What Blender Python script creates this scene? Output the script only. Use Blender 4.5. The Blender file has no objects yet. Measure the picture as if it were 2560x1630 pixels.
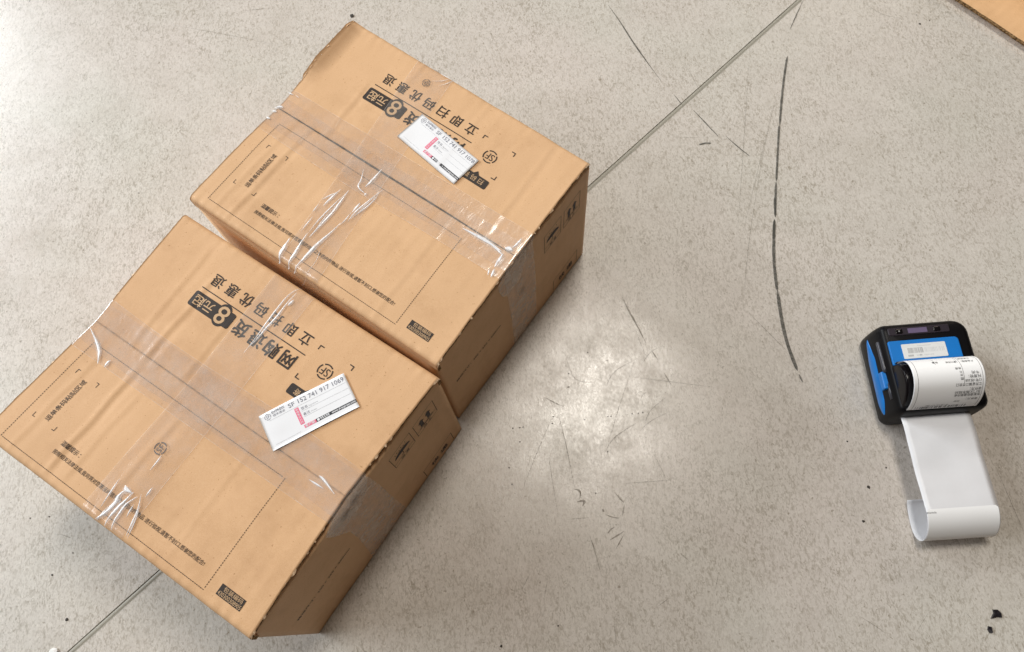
import bpy, bmesh, math, random
from mathutils import Vector, Matrix, noise

# ------------------------------------------------------------------ camera, world, lamps, exposure
sc = bpy.context.scene
COL = sc.collection
R = math.radians

cam_d = bpy.data.cameras.new('camera')
cam = bpy.data.objects.new('camera', cam_d)
COL.objects.link(cam)
cam_d.sensor_width = 36.0
cam_d.lens = 36.0 * 1911.78 / 2560.0
cam_d.clip_start = 0.01
cam_d.clip_end = 60.0
cam.matrix_world = Matrix.Translation((0, 0, 0.82974)) @ Matrix.Rotation(R(21.1045), 4, 'X') @ Matrix.Rotation(R(-7.7967), 4, 'Z')
sc.camera = cam

world = bpy.data.worlds.new('World')
sc.world = world
world.use_nodes = True
bg = world.node_tree.nodes['Background']
bg.inputs[0].default_value = (1.0, 0.66, 0.40, 1)
bg.inputs[1].default_value = 0.045


def area_lamp(name, loc, target, sx, sy, power, color):
    d = bpy.data.lights.new(name, 'AREA')
    d.shape = 'RECTANGLE'
    d.size = sx
    d.size_y = sy
    d.energy = power
    d.color = color
    o = bpy.data.objects.new(name, d)
    o.location = loc
    o.rotation_euler = (Vector(target) - Vector(loc)).to_track_quat('-Z', 'Y').to_euler()
    COL.objects.link(o)
    return o


# a ceiling panel almost overhead (its reflection is the glare on the vinyl), a second panel
# farther right, and a big cool window opening on the left
area_lamp('ceiling_panel_light', (0.34, 0.93, 2.6), (0.2, 0.5, 0), 0.48, 0.70, 32, (1.0, 0.945, 0.86))
area_lamp('far_ceiling_panel_light', (3.0, 4.4, 2.7), (0.5, 0.5, 0), 1.1, 1.1, 22, (1.0, 0.82, 0.66))
area_lamp('window_light', (-4.7, 4.2, 2.9), (-0.3, 0.35, 0.0), 2.4, 1.8, 320, (0.91, 0.96, 1.0))
area_lamp('side_fill_light', (-3.9, 0.9, 2.9), (-0.3, 0.35, 0.0), 2.4, 1.8, 95, (0.91, 0.96, 1.0))  # added light, softens the shadows from the left

vs = sc.view_settings
vs.view_transform = 'Standard'
vs.look = 'None'
vs.exposure = 0.07
vs.gamma = 1.0
vs.use_curve_mapping = False
sc.cycles.max_bounces = 8
sc.cycles.transparent_max_bounces = 24

DATA = {"wrB":[[1.6,[[111.3,229.8],[113.1,238.4],[114.8,247.0],[118.0,254.5]]],[1.28,[[122.2,216.6],[123.7,228.4],[125.8,239.6],[126.9,247.5],[128.7,254.0]]],[1.41,[[141.3,191.1],[140.2,203.6],[138.2,214.8],[136.8,224.5],[136.3,237.4],[135.7,245.5],[135.5,254.1]]],[1.16,[[142.9,163.9],[143.0,169.9],[143.1,175.9]]],[0.64,[[151.2,144.3],[152.0,155.9],[149.6,169.6],[146.1,182.9]]],[0.51,[[142.5,176.3],[142.9,186.0],[142.3,193.4]]],[0.64,[[125.1,161.5],[123.4,176.9],[122.4,190.7],[122.0,203.9],[122.9,216.2]]],[0.64,[[117.5,166.5],[113.3,174.4],[109.8,181.8]]],[0.58,[[110.6,187.4],[111.2,197.1]]],[0.58,[[114.8,200.7],[115.1,209.5],[115.7,218.1]]],[0.9,[[140.9,152.1],[140.9,155.6]]],[0.45,[[125.2,176.7],[125.3,198.7],[127.3,219.1]]],[0.26,[[145.1,208.2],[143.4,221.0],[147.5,233.7],[148.5,248.2],[150.9,259.8]]],[0.39,[[150.9,147.5],[148.9,164.0],[147.8,176.8]]],[1.29,[[136.7,123.5],[136.5,138.0],[135.7,147.7]]],[0.72,[[121.8,133.7],[127.2,144.2],[130.0,151.5],[140.6,153.7]]],[1.0,[[117.7,163.1],[116.0,176.8],[115.4,186.3]]],[1.15,[[124.7,159.6],[127.3,187.3],[126.2,219.1]]],[0.72,[[151.8,140.6],[145.9,170.5],[145.9,186.1]]],[0.57,[[103.8,0.6],[116.8,-0.5],[131.8,-0.3]]],[0.43,[[131.8,-0.3],[131.3,6.5],[125.0,16.0]]],[0.43,[[115.0,15.0],[124.0,8.9],[130.3,0.7]]],[1.95,[[240.8,130.7],[255.7,129.3],[269.2,128.7],[285.3,129.4]]],[1.11,[[268.2,127.3],[279.8,130.0],[289.1,132.1]]],[2.78,[[286.0,124.8],[289.7,123.3],[293.3,122.9]]],[1.25,[[293.4,107.6],[293.2,114.3],[291.8,120.7]]],[1.67,[[288.1,130.6],[288.7,138.4],[289.3,146.2]]],[1.25,[[290.2,147.6],[291.6,152.7],[292.2,156.3]]],[0.7,[[286.3,150.2],[288.9,156.5]]],[1.41,[[-2.0,128.3],[1.8,124.2],[5.2,123.2]]],[1.16,[[-1.4,132.4],[3.0,130.2]]],[1.28,[[-0.8,141.1],[3.8,140.8]]],[0.51,[[-2.9,107.1],[5.2,106.4]]],[0.39,[[6.6,105.5],[12.6,106.1]]]],"wrF":[[0.69,[[129.1,215.6],[130.4,225.8],[132.6,240.7]]],[1.92,[[140.4,217.6],[138.3,226.2],[140.1,232.3],[138.5,243.3],[135.4,250.2]]],[0.77,[[137.3,236.9],[137.2,250.4]]],[1.39,[[146.6,217.3],[145.4,229.0],[144.3,239.6],[145.2,250.5]]],[1.08,[[152.0,218.4],[148.6,226.9],[148.9,235.7],[149.9,243.1],[152.5,249.8]]],[0.77,[[153.2,215.4],[159.6,226.2],[162.7,235.8],[166.1,246.7]]],[0.46,[[158.9,222.2],[164.5,235.5],[168.4,247.5]]],[0.62,[[153.7,224.5],[155.8,235.7]]],[0.38,[[158.5,225.1],[166.1,242.4]]],[0.77,[[157.0,206.2],[157.6,214.9]]],[0.69,[[144.3,182.7],[145.2,188.7],[145.3,197.0]]],[2.0,[[137.1,217.0],[139.6,219.0],[145.8,218.7]]],[0.77,[[144.5,-0.1],[140.1,12.1],[139.7,27.7],[140.5,44.5],[141.5,58.7],[141.8,76.5]]],[0.92,[[144.9,5.8],[144.0,19.5],[144.5,33.3],[143.5,47.9],[143.4,59.6],[141.7,69.2]]],[1.08,[[147.2,12.6],[146.3,20.2]]],[1.39,[[2.4,133.8],[14.0,138.5],[23.7,143.2],[30.3,148.6],[34.8,154.2]]],[1.23,[[42.0,145.6],[41.6,149.0],[42.5,153.1]]],[1.06,[[270.0,124.8],[275.4,125.1],[291.2,129.5]]],[0.76,[[264.5,131.7],[280.2,130.9]]]],"scuff":[[0.00213,[[0.1908,0.7688],[0.2016,0.738],[0.2122,0.7025],[0.2231,0.6704],[0.2367,0.6334]]],[0.00107,[[0.2485,0.61],[0.2574,0.5887]]],[0.00178,[[0.2689,0.5807],[0.2802,0.5582],[0.2913,0.5361]]],[0.0016,[[0.3003,0.5358],[0.3119,0.5175],[0.323,0.5017]]],[0.0016,[[0.4516,0.7327],[0.4338,0.7058],[0.4213,0.6865]]],[0.0032,[[0.4069,0.6443],[0.3957,0.6156],[0.3824,0.5779],[0.3705,0.5411]]],[0.00302,[[0.3698,0.5412],[0.3596,0.5074],[0.346,0.4616]]],[0.0032,[[0.3456,0.4616],[0.3322,0.413]]],[0.0032,[[0.3309,0.411],[0.3229,0.3839]]],[0.00249,[[0.2647,0.5286],[0.2729,0.5296],[0.2797,0.5285]]],[0.00297,[[0.3385,0.4403],[0.3328,0.4138]]],[0.00385,[[0.3307,0.4105],[0.3218,0.3782],[0.3156,0.3513],[0.3108,0.3182]]],[0.00415,[[0.3112,0.3198],[0.307,0.2826],[0.306,0.2523],[0.3088,0.2207]]],[0.00237,[[0.3093,0.2168],[0.311,0.2066]]],[0.00187,[[0.1321,0.3395],[0.1363,0.3214],[0.143,0.2997],[0.1491,0.2762]]],[0.00125,[[0.153,0.269],[0.1586,0.2549]]],[0.00125,[[0.1619,0.2402],[0.1678,0.2232]]],[0.00125,[[0.0247,0.2307],[0.0349,0.2228],[0.0452,0.2161]]],[0.00208,[[0.0426,0.124],[0.0459,0.1239],[0.0483,0.1203],[0.0463,0.1138]]],[0.00291,[[0.0429,0.1113],[0.0508,0.1112],[0.048,0.1058]]],[0.00249,[[0.0681,0.1002],[0.07,0.0971]]],[0.00125,[[0.0841,0.1164],[0.0887,0.109],[0.0926,0.1037]]],[0.00125,[[0.0714,0.0941],[0.0785,0.0903],[0.085,0.0888]]],[0.00166,[[0.0923,0.1018],[0.0883,0.0908]]],[0.00145,[[0.0699,0.0744],[0.0736,0.0786],[0.0787,0.0804]]],[0.00145,[[0.0707,0.0678],[0.079,0.0714],[0.0874,0.0749]]],[0.00104,[[0.0746,0.0571],[0.0869,0.0722]]],[0.00291,[[0.0522,0.2375],[0.0552,0.2385]]],[0.00125,[[0.1006,0.2632],[0.1029,0.262]]]],"thin":[[0.00053,[[0.3629,0.6674],[0.3208,0.5254],[0.2827,0.397]]],[0.00053,[[0.3829,0.5976],[0.3382,0.4993],[0.2973,0.3948]]],[0.00044,[[0.3711,0.5749],[0.3236,0.4719],[0.2881,0.3962]]],[0.00053,[[0.2408,0.5431],[0.2699,0.5384]]],[0.00053,[[0.525,0.7197],[0.5463,0.6915],[0.572,0.679]]],[0.00053,[[0.2727,0.6568],[0.2851,0.599]]],[0.00059,[[0.2714,0.2976],[0.2865,0.2727],[0.3054,0.2414]]],[0.00044,[[0.3128,0.4369],[0.2894,0.3726],[0.2716,0.3174]]],[0.00044,[[0.3664,0.2475],[0.3818,0.2492]]],[0.00062,[[0.1401,0.2956],[0.143,0.2771],[0.1462,0.2611]]],[0.00062,[[0.0203,0.1648],[0.0206,0.1328],[0.0213,0.0979]]],[0.00083,[[0.037,0.2162],[0.0408,0.1741],[0.043,0.1239]]],[0.00052,[[0.1236,0.2403],[0.1706,0.2271],[0.2172,0.214]]],[0.00062,[[0.0943,0.1238],[0.1216,0.1221],[0.1469,0.1206]]],[0.00062,[[0.0507,0.0751],[0.0552,0.056]]],[0.00062,[[0.1381,0.2512],[0.1511,0.2648],[0.1648,0.2706]]],[0.00073,[[0.0954,0.2335],[0.1085,0.2489],[0.1356,0.2604]]],[0.00073,[[0.1291,0.1823],[0.1382,0.1977],[0.1593,0.2116]]],[0.00083,[[0.0805,0.1585],[0.0954,0.1747],[0.1263,0.189]]],[0.00062,[[0.1221,0.1772],[0.1382,0.1873],[0.16,0.1946]]],[0.00062,[[0.1253,0.2164],[0.1303,0.221],[0.1377,0.2221]]],[0.00062,[[0.1306,0.2114],[0.1337,0.2173],[0.1405,0.2206]]],[0.00062,[[-0.016,0.126],[0.0077,0.1685],[0.0317,0.2085]]],[0.00062,[[0.0861,0.1678],[0.1051,0.2066],[0.1368,0.2669]]],[0.00062,[[0.0287,0.095],[0.0576,0.0931]]],[0.00062,[[0.1332,0.1512],[0.1413,0.1223]]],[0.00062,[[0.0551,0.2809],[0.0624,0.2468],[0.086,0.2391]]],[0.00052,[[-0.6558,0.7938],[-0.6168,0.8235],[-0.5755,0.8571]]],[0.00044,[[-0.4201,0.8408],[-0.3457,0.8116],[-0.2644,0.777]]],[0.00052,[[-0.5154,0.8787],[-0.4939,0.8979]]],[0.00089,[[-0.3181,0.8478],[-0.2717,0.8456]]],[0.00074,[[-0.4622,0.8481],[-0.4599,0.8395],[-0.456,0.8346],[-0.4518,0.8364],[-0.4532,0.843],[-0.4585,0.8486],[-0.4622,0.8481]]],[0.00044,[[-0.6466,0.7148],[-0.6133,0.7019]]],[0.00051,[[-0.5228,0.1531],[-0.5127,0.1506],[-0.5025,0.1457]]],[0.00051,[[-0.4565,0.1139],[-0.4424,0.1213]]],[0.00064,[[-0.522,0.1856],[-0.5191,0.1889]]],[0.00063,[[0.4847,0.0891],[0.4874,0.0483],[0.4895,0.0227]]],[0.00047,[[0.3024,-0.036],[0.3135,-0.0452],[0.3242,-0.0555]]],[0.00047,[[0.4061,-0.0454],[0.4111,-0.0551]]],[0.00047,[[0.352,-0.0591],[0.3716,-0.041]]],[0.00047,[[0.3972,0.1296],[0.3989,0.1446]]],[0.00071,[[0.0503,0.077],[0.0537,0.0575],[0.0564,0.0309]]],[0.00057,[[-0.029,0.0285],[-0.0147,0.0476]]],[0.00057,[[0.0019,0.0405],[-0.0058,0.0182]]],[0.00057,[[0.14,0.0461],[0.1499,0.0342]]],[0.00057,[[0.1759,0.0227],[0.1664,0.0032]]],[0.00057,[[0.0615,-0.0097],[0.06,-0.033]]],[0.00057,[[0.1076,-0.0024],[0.1204,0.0043]]]],"dots":[[0.00459,[[-0.5011,0.0628]]],[0.00281,[[-0.5207,0.1102]]],[0.00204,[[-0.5295,0.1726]]],[0.00179,[[-0.5506,0.1736]]],[0.00179,[[-0.5,0.1301]]],[0.0034,[[-0.0541,-0.0193]]],[0.00204,[[0.0051,-0.0076]]],[0.0044,[[0.3487,0.0857]]],[0.00346,[[0.3334,0.0522]]],[0.0022,[[0.3726,0.103]]],[0.0022,[[0.3406,0.1359]]],[0.00187,[[-0.0144,0.1999]]],[0.00187,[[-0.0067,0.1996]]],[0.00187,[[-0.003,0.1998]]],[0.00187,[[0.0296,0.1992]]],[0.00187,[[0.0657,0.1985]]],[0.00187,[[0.0914,0.1986]]],[0.00187,[[0.0948,0.1982]]],[0.00187,[[0.1184,0.1978]]],[0.00187,[[0.1253,0.1974]]],[0.00187,[[0.1302,0.1976]]],[0.00187,[[0.0561,0.2536]]],[0.00187,[[0.0816,0.2755]]],[0.00187,[[0.0847,0.1599]]],[0.00187,[[0.0321,0.2067]]],[0.00187,[[-0.0239,0.1573]]],[0.00187,[[-0.023,0.1391]]],[0.00187,[[0.0644,0.1177]]],[0.00187,[[-0.0087,0.184]]],[0.00356,[[0.5902,0.667]]],[0.00178,[[0.604,0.6703]]],[0.00154,[[0.5906,0.682]]],[0.00208,[[-0.66,0.8757]]],[0.00148,[[-0.5744,0.7118]]],[0.00178,[[-0.5189,0.6919]]],[0.00208,[[-0.4503,0.5705]]],[0.00178,[[-0.6097,0.8258]]],[0.00178,[[-0.64,0.9063]]],[0.00237,[[-0.627,0.9205]]]],"flakes":[[[0.4327,-0.0469],[0.4379,-0.0476],[0.4401,-0.0511],[0.4396,-0.0555],[0.4348,-0.0543],[0.4284,-0.0547],[0.4328,-0.0501]],[[0.4234,-0.0611],[0.4265,-0.0622],[0.4256,-0.0678],[0.4226,-0.0674],[0.4219,-0.0641]],[[-0.1651,0.8133],[-0.1607,0.8142],[-0.1594,0.81],[-0.1632,0.8083],[-0.1647,0.8105]]],"crumb":[[-0.5167,0.0335],[-0.5146,0.0362],[-0.5123,0.037],[-0.5076,0.0359],[-0.5067,0.0331],[-0.5094,0.0308]],"cornB":[[-151.5,129.7],[149.1,121.6],[-149.8,0.9],[148.7,-0.1],[-151.8,-127.8],[152.5,-126.3]],"cornF":[[-151.6,127.3],[151.5,127.1],[-146.5,-0.5],[145.8,1.5],[-156.9,-133.0],[151.1,-127.4]],"boxB":[-0.09636,0.41288,-0.74662],"boxF":[-0.26645,0.20965,-0.71619]}

MM = 0.001
rnd = random.Random(7)


# ------------------------------------------------------------------ materials
class NT:
    def __init__(self, name):
        self.m = bpy.data.materials.new(name)
        self.m.use_nodes = True
        self.t = self.m.node_tree
        self.t.nodes.clear()
        self.out = self.t.nodes.new('ShaderNodeOutputMaterial')

    def n(self, kind, **kw):
        nd = self.t.nodes.new('ShaderNode' + kind)
        ins = kw.pop('ins', {})
        for k, v in kw.items():
            setattr(nd, k, v)
        for k, v in ins.items():
            if hasattr(v, 'links') and hasattr(v, 'node'):
                self.t.links.new(v, nd.inputs[k])
            else:
                nd.inputs[k].default_value = v
        return nd

    def link(self, a, b):
        self.t.links.new(a, b)

    def ramp(self, fac, stops, interp='LINEAR'):
        nd = self.t.nodes.new('ShaderNodeValToRGB')
        nd.color_ramp.interpolation = interp
        el = nd.color_ramp.elements
        while len(el) < len(stops):
            el.new(0.5)
        for e, (p, c) in zip(el, stops):
            e.position = p
            e.color = c if len(c) == 4 else (*c, 1)
        self.link(fac, nd.inputs[0])
        return nd.outputs[0]

    def mix(self, fac, a, b, mode='MIX'):
        nd = self.t.nodes.new('ShaderNodeMix')
        nd.data_type = 'RGBA'
        nd.blend_type = mode
        for s, v in ((0, fac), (6, a), (7, b)):
            if hasattr(v, 'links') and hasattr(v, 'node'):
                self.link(v, nd.inputs[s])
            else:
                nd.inputs[s].default_value = v if s == 0 else ((*v, 1) if len(v) == 3 else v)
        return nd.outputs[2]

    def math(self, op, a, b=0.0, clamp=False):
        nd = self.t.nodes.new('ShaderNodeMath')
        nd.operation = op
        nd.use_clamp = clamp
        for i, v in ((0, a), (1, b)):
            if hasattr(v, 'links') and hasattr(v, 'node'):
                self.link(v, nd.inputs[i])
            else:
                nd.inputs[i].default_value = v
        return nd.outputs[0]

    def coords(self, scale=(1, 1, 1), rot=(0, 0, 0), kind='Object', loc=(0, 0, 0)):
        tc = self.n('TexCoord')
        mp = self.n('Mapping', ins={'Vector': tc.outputs[kind], 'Scale': scale, 'Rotation': rot, 'Location': loc})
        return mp.outputs[0]

    def noise(self, vec, scale, detail=2.0, rough=0.5, dist=0.0):
        nd = self.n('TexNoise', ins={'Vector': vec, 'Scale': scale, 'Detail': detail, 'Roughness': rough, 'Distortion': dist})
        return nd.outputs[0]

    def bump(self, height, strength=0.3, distance=0.001, normal=None):
        nd = self.n('Bump', ins={'Height': height, 'Strength': strength, 'Distance': distance})
        if normal is not None:
            self.link(normal, nd.inputs['Normal'])
        return nd.outputs[0]

    def principled(self, **ins):
        nd = self.n('BsdfPrincipled', ins=ins)
        self.link(nd.outputs[0], self.out.inputs[0])
        return nd


def plain(name, col, rough=0.5, spec=0.5, speck=0.06, scale=900.0, **more):
    b = NT(name)
    v = b.coords()
    nz = b.noise(v, scale, 3)
    c = b.mix(nz, tuple(x * (1 - speck) for x in col), tuple(min(1, x * (1 + speck)) for x in col))
    b.principled(**{'Base Color': c, 'Roughness': rough, 'Specular IOR Level': spec, **more})
    return b.m


def mat_card(name, seed, along='x', tint=(1, 1, 1)):
    """Kraft liner: fibres, faint flute lines, blotches."""
    b = NT(name)
    sx, sy = (1, 0.12) if along == 'x' else (0.12, 1)
    v = b.coords(loc=(seed * 3.1, seed * 1.7, seed))
    fine = b.noise(v, 1400, 3, 0.6)
    blot = b.noise(v, 26, 4, 0.6)
    wv = b.n('TexWave', wave_type='BANDS', bands_direction='X' if along == 'x' else 'Y', wave_profile='SIN',
             ins={'Vector': b.coords(), 'Scale': 1000 / 6.4 / 20 * 6.2832 / 2, 'Distortion': 0.5, 'Detail': 1.0, 'Detail Scale': 0.6})
    flute = wv.outputs[1]
    patch = b.ramp(b.noise(v, 11, 3, 0.6), [(0.4, (0, 0, 0)), (0.65, (1, 1, 1))])
    flute = b.math('MULTIPLY', flute, patch)
    wide = b.noise(b.coords(scale=(sx, sy, 1), loc=(seed, seed * 2.3, 0)), 60, 2, 0.5)
    k = tint
    base = b.mix(b.ramp(blot, [(0.3, (0, 0, 0)), (0.7, (1, 1, 1))]), (0.61 * k[0], 0.365 * k[1], 0.185 * k[2]), (0.69 * k[0], 0.425 * k[1], 0.23 * k[2]))
    base = b.mix(b.ramp(fine, [(0.25, (0, 0, 0)), (0.75, (1, 1, 1))]), base, (0.76 * k[0], 0.495 * k[1], 0.285 * k[2]))
    base2 = base
    fl = b.ramp(flute, [(0.0, (0.985, 0.98, 0.975)), (1.0, (1.015, 1.015, 1.015))])
    base3 = b.mix(0.7, base2, fl, 'MULTIPLY')
    wd = b.ramp(wide, [(0.35, (0.98, 0.978, 0.975)), (0.65, (1.01, 1.01, 1.01))])
    base3 = b.mix(0.7, base3, wd, 'MULTIPLY')
    spk = b.ramp(b.noise(v, 520, 1, 0.4), [(0.745, (1, 1, 1)), (0.77, (0.6, 0.5, 0.4))])
    base3 = b.mix(0.7, base3, spk, 'MULTIPLY')
    rub = b.ramp(b.noise(b.coords(loc=(seed * 2, 3, 1)), 13, 5, 0.72), [(0.5, (1, 1, 1)), (0.72, (0.86, 0.83, 0.80))])
    base3 = b.mix(1.0, base3, rub, 'MULTIPLY')
    h = b.math('ADD', b.math('MULTIPLY', flute, 0.45), b.math('MULTIPLY', fine, 0.22))
    h = b.math('ADD', h, b.math('MULTIPLY', wide, 0.35))
    nrm = b.bump(h, 0.4, 0.0007)
    b.principled(**{'Base Color': base3, 'Roughness': 0.62, 'Specular IOR Level': 0.28, 'Normal': nrm})
    return b.m


def mat_cut_edge():
    b = NT('corrugated_cut_edge')
    v = b.coords()
    w = b.noise(v, 420, 2, 0.5)
    c = b.ramp(w, [(0.38, (0.10, 0.055, 0.022)), (0.6, (0.40, 0.25, 0.12))])  # dark tones paint the shade inside the open flutes
    b.principled(**{'Base Color': c, 'Roughness': 0.85, 'Specular IOR Level': 0.1, 'Normal': b.bump(w, 0.8, 0.002)})
    return b.m


def mat_ink(name, col, wear=0.25, rough=0.6):
    b = NT(name)
    v = b.coords()
    a = b.noise(v, 900, 3, 0.6)
    g = b.noise(v, 60, 2)
    c = b.mix(g, col, tuple(min(1, x * 1.5 + 0.012) for x in col))
    c = b.mix(b.ramp(a, [(0.62, (0, 0, 0)), (0.8, (wear, wear, wear))]), c, (0.30, 0.19, 0.10))
    b.principled(**{'Base Color': c, 'Roughness': rough, 'Specular IOR Level': 0.3})
    return b.m


def mat_tape(name, haze, tint):
    b = NT(name)
    v = b.coords()
    tr = b.n('BsdfTransparent', ins={'Color': (*tint, 1)})
    df = b.n('BsdfDiffuse', ins={'Color': (0.86, 0.83, 0.80, 1)})
    cloud = b.noise(v, 55, 4, 0.65)
    fleck = b.ramp(b.noise(v, 430, 2, 0.6, 1.0), [(0.6, (0, 0, 0)), (0.72, (1, 1, 1))])
    fac = b.math('MULTIPLY', b.ramp(cloud, [(0.32, (0.35, 0.35, 0.35)), (0.72, (1.5, 1.5, 1.5))]), haze)
    fac = b.math('ADD', fac, b.math('MULTIPLY', b.math('MULTIPLY', fleck, cloud), haze * 1.3), True)
    m1 = b.n('MixShader', ins={0: fac, 1: tr.outputs[0], 2: df.outputs[0]})
    wr = b.coords(scale=(1, 0.35, 1), rot=(0, 0, 0.3))
    crk = b.noise(wr, 130, 3, 0.6, 0.6)
    nrm = b.bump(crk, 0.32, 0.0012)
    gl = b.n('BsdfGlossy', ins={'Color': (1, 1, 1, 1), 'Roughness': 0.2, 'Normal': nrm})
    m2 = b.n('MixShader', ins={0: 0.06, 1: m1.outputs[0], 2: gl.outputs[0]})
    b.link(m2.outputs[0], b.out.inputs[0])
    return b.m


def mat_wrinkle_glint():
    """Glossy tape folds; the milky white paints light reflected along them."""
    b = NT('tape_fold_painted_glint')
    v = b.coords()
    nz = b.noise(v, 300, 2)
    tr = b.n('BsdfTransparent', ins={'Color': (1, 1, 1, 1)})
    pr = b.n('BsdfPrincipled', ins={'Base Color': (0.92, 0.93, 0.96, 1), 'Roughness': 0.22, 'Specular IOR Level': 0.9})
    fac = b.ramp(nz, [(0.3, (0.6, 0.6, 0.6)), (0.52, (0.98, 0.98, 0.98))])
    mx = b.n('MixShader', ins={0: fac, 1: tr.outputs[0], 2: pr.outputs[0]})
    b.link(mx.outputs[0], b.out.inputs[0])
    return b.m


def mat_vinyl():
    b = NT('speckled_vinyl')
    v = b.coords(loc=(3.3, 1.9, 0))
    # mottled base
    big = b.noise(v, 3.2, 3, 0.55)
    mid = b.noise(v, 24, 4, 0.6)
    c = b.mix(b.ramp(big, [(0.35, (0, 0, 0)), (0.65, (1, 1, 1))]), (0.62, 0.58, 0.525), (0.65, 0.595, 0.545))
    grn = b.noise(b.coords(loc=(9, 4, 2)), 6.5, 2)
    c = b.mix(b.ramp(grn, [(0.45, (0, 0, 0)), (0.7, (0.5, 0.5, 0.5))]), c, (0.60, 0.585, 0.52))
    c = b.mix(b.ramp(mid, [(0.3, (0.86, 0.85, 0.83)), (0.7, (1.06, 1.06, 1.06))]), c, c)
    midm = b.ramp(mid, [(0.3, (0.95, 0.945, 0.94)), (0.7, (1.03, 1.03, 1.03))])
    c = b.mix(1.0, c, midm, 'MULTIPLY')
    # pale crumbs
    pale = b.noise(v, 420, 2, 0.55, 0.8)
    c = b.mix(b.ramp(pale, [(0.52, (0, 0, 0)), (0.68, (0.55, 0.55, 0.55))]), c, (0.74, 0.70, 0.63))
    # short dark fibres in four directions, denser in some areas than others
    msk = b.noise(v, 40, 4, 0.65)
    far = b.noise(b.coords(loc=(4, 9, 1)), 5, 3, 0.6)
    wear = b.ramp(far, [(0.35, (0.6, 0.6, 0.6)), (0.65, (1, 1, 1))])
    for i, (ang, sc_, th) in enumerate(((0.35, 340, 0.575), (1.25, 290, 0.585), (2.1, 380, 0.58), (2.85, 310, 0.59))):
        w = b.coords(scale=(1, 0.5, 1), rot=(0, 0, ang), loc=(i * 5.1, i * 2.7, 0))
        f = b.noise(w, sc_, 1.0, 0.5, 1.1)
        f = b.ramp(f, [(th, (0, 0, 0)), (th + 0.07, (0.44, 0.44, 0.44))])
        f = b.math('MULTIPLY', f, b.ramp(msk, [(0.35, (0.5, 0.5, 0.5)), (0.62, (1, 1, 1))]))
        f = b.math('MULTIPLY', f, wear)
        c = b.mix(f, c, (0.28, 0.24, 0.18))
    spots = b.ramp(b.noise(b.coords(loc=(6, 1, 3)), 260, 1, 0.4, 0.5), [(0.715, (0, 0, 0)), (0.75, (0.55, 0.55, 0.55))])
    c = b.mix(spots, c, (0.22, 0.18, 0.125))
    # soft grime patches
    gr = b.noise(b.coords(loc=(1, 7, 0)), 9, 5, 0.7)
    c = b.mix(b.ramp(gr, [(0.52, (0, 0, 0)), (0.74, (0.2, 0.2, 0.2))]), c, (0.42, 0.37, 0.30))
    # worn polish: roughness changes in brushed, swirling patches
    sw = b.noise(b.coords(scale=(1, 0.4, 1), rot=(0, 0, 0.45)), 150, 5, 0.7, 1.8)
    pt = b.noise(b.coords(loc=(2, 2, 0)), 22, 4, 0.65)
    rg = b.math('ADD', b.math('MULTIPLY', sw, 0.16), b.math('MULTIPLY', pt, 0.40))
    micro = b.noise(v, 900, 3, 0.6)
    grain = b.noise(b.coords(scale=(1, 0.5, 1), rot=(0, 0, 1.1)), 420, 4, 0.7, 1.0)
    rg = b.math('ADD', rg, b.math('MULTIPLY', grain, 0.30))
    rg = b.math('ADD', rg, -0.17)
    hh = b.math('ADD', b.math('MULTIPLY', micro, 0.5), b.math('MULTIPLY', b.math('ADD', sw, grain), 0.4))
    nrm = b.bump(hh, 0.25, 0.0006)
    b.principled(**{'Base Color': c, 'Roughness': rg, 'Specular IOR Level': 0.5, 'Normal': nrm})
    return b.m


def mat_mark(name, col, dens, scale=700, lo=0.4, hi=0.6):
    """Rubbed-on scuffs and painted tape glints: broken up, partly see-through."""
    b = NT(name)
    v = b.coords()
    nz = b.noise(v, scale, 3, 0.65)
    tr = b.n('BsdfTransparent')
    pr = b.n('BsdfPrincipled', ins={'Base Color': (*col, 1), 'Roughness': 0.5, 'Specular IOR Level': 0.3})
    fac = b.math('MULTIPLY', b.ramp(nz, [(lo, (0.5, 0.5, 0.5)), (hi, (1, 1, 1))]), dens)
    mx = b.n('MixShader', ins={0: fac, 1: tr.outputs[0], 2: pr.outputs[0]})
    b.link(mx.outputs[0], b.out.inputs[0])
    return b.m


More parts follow.
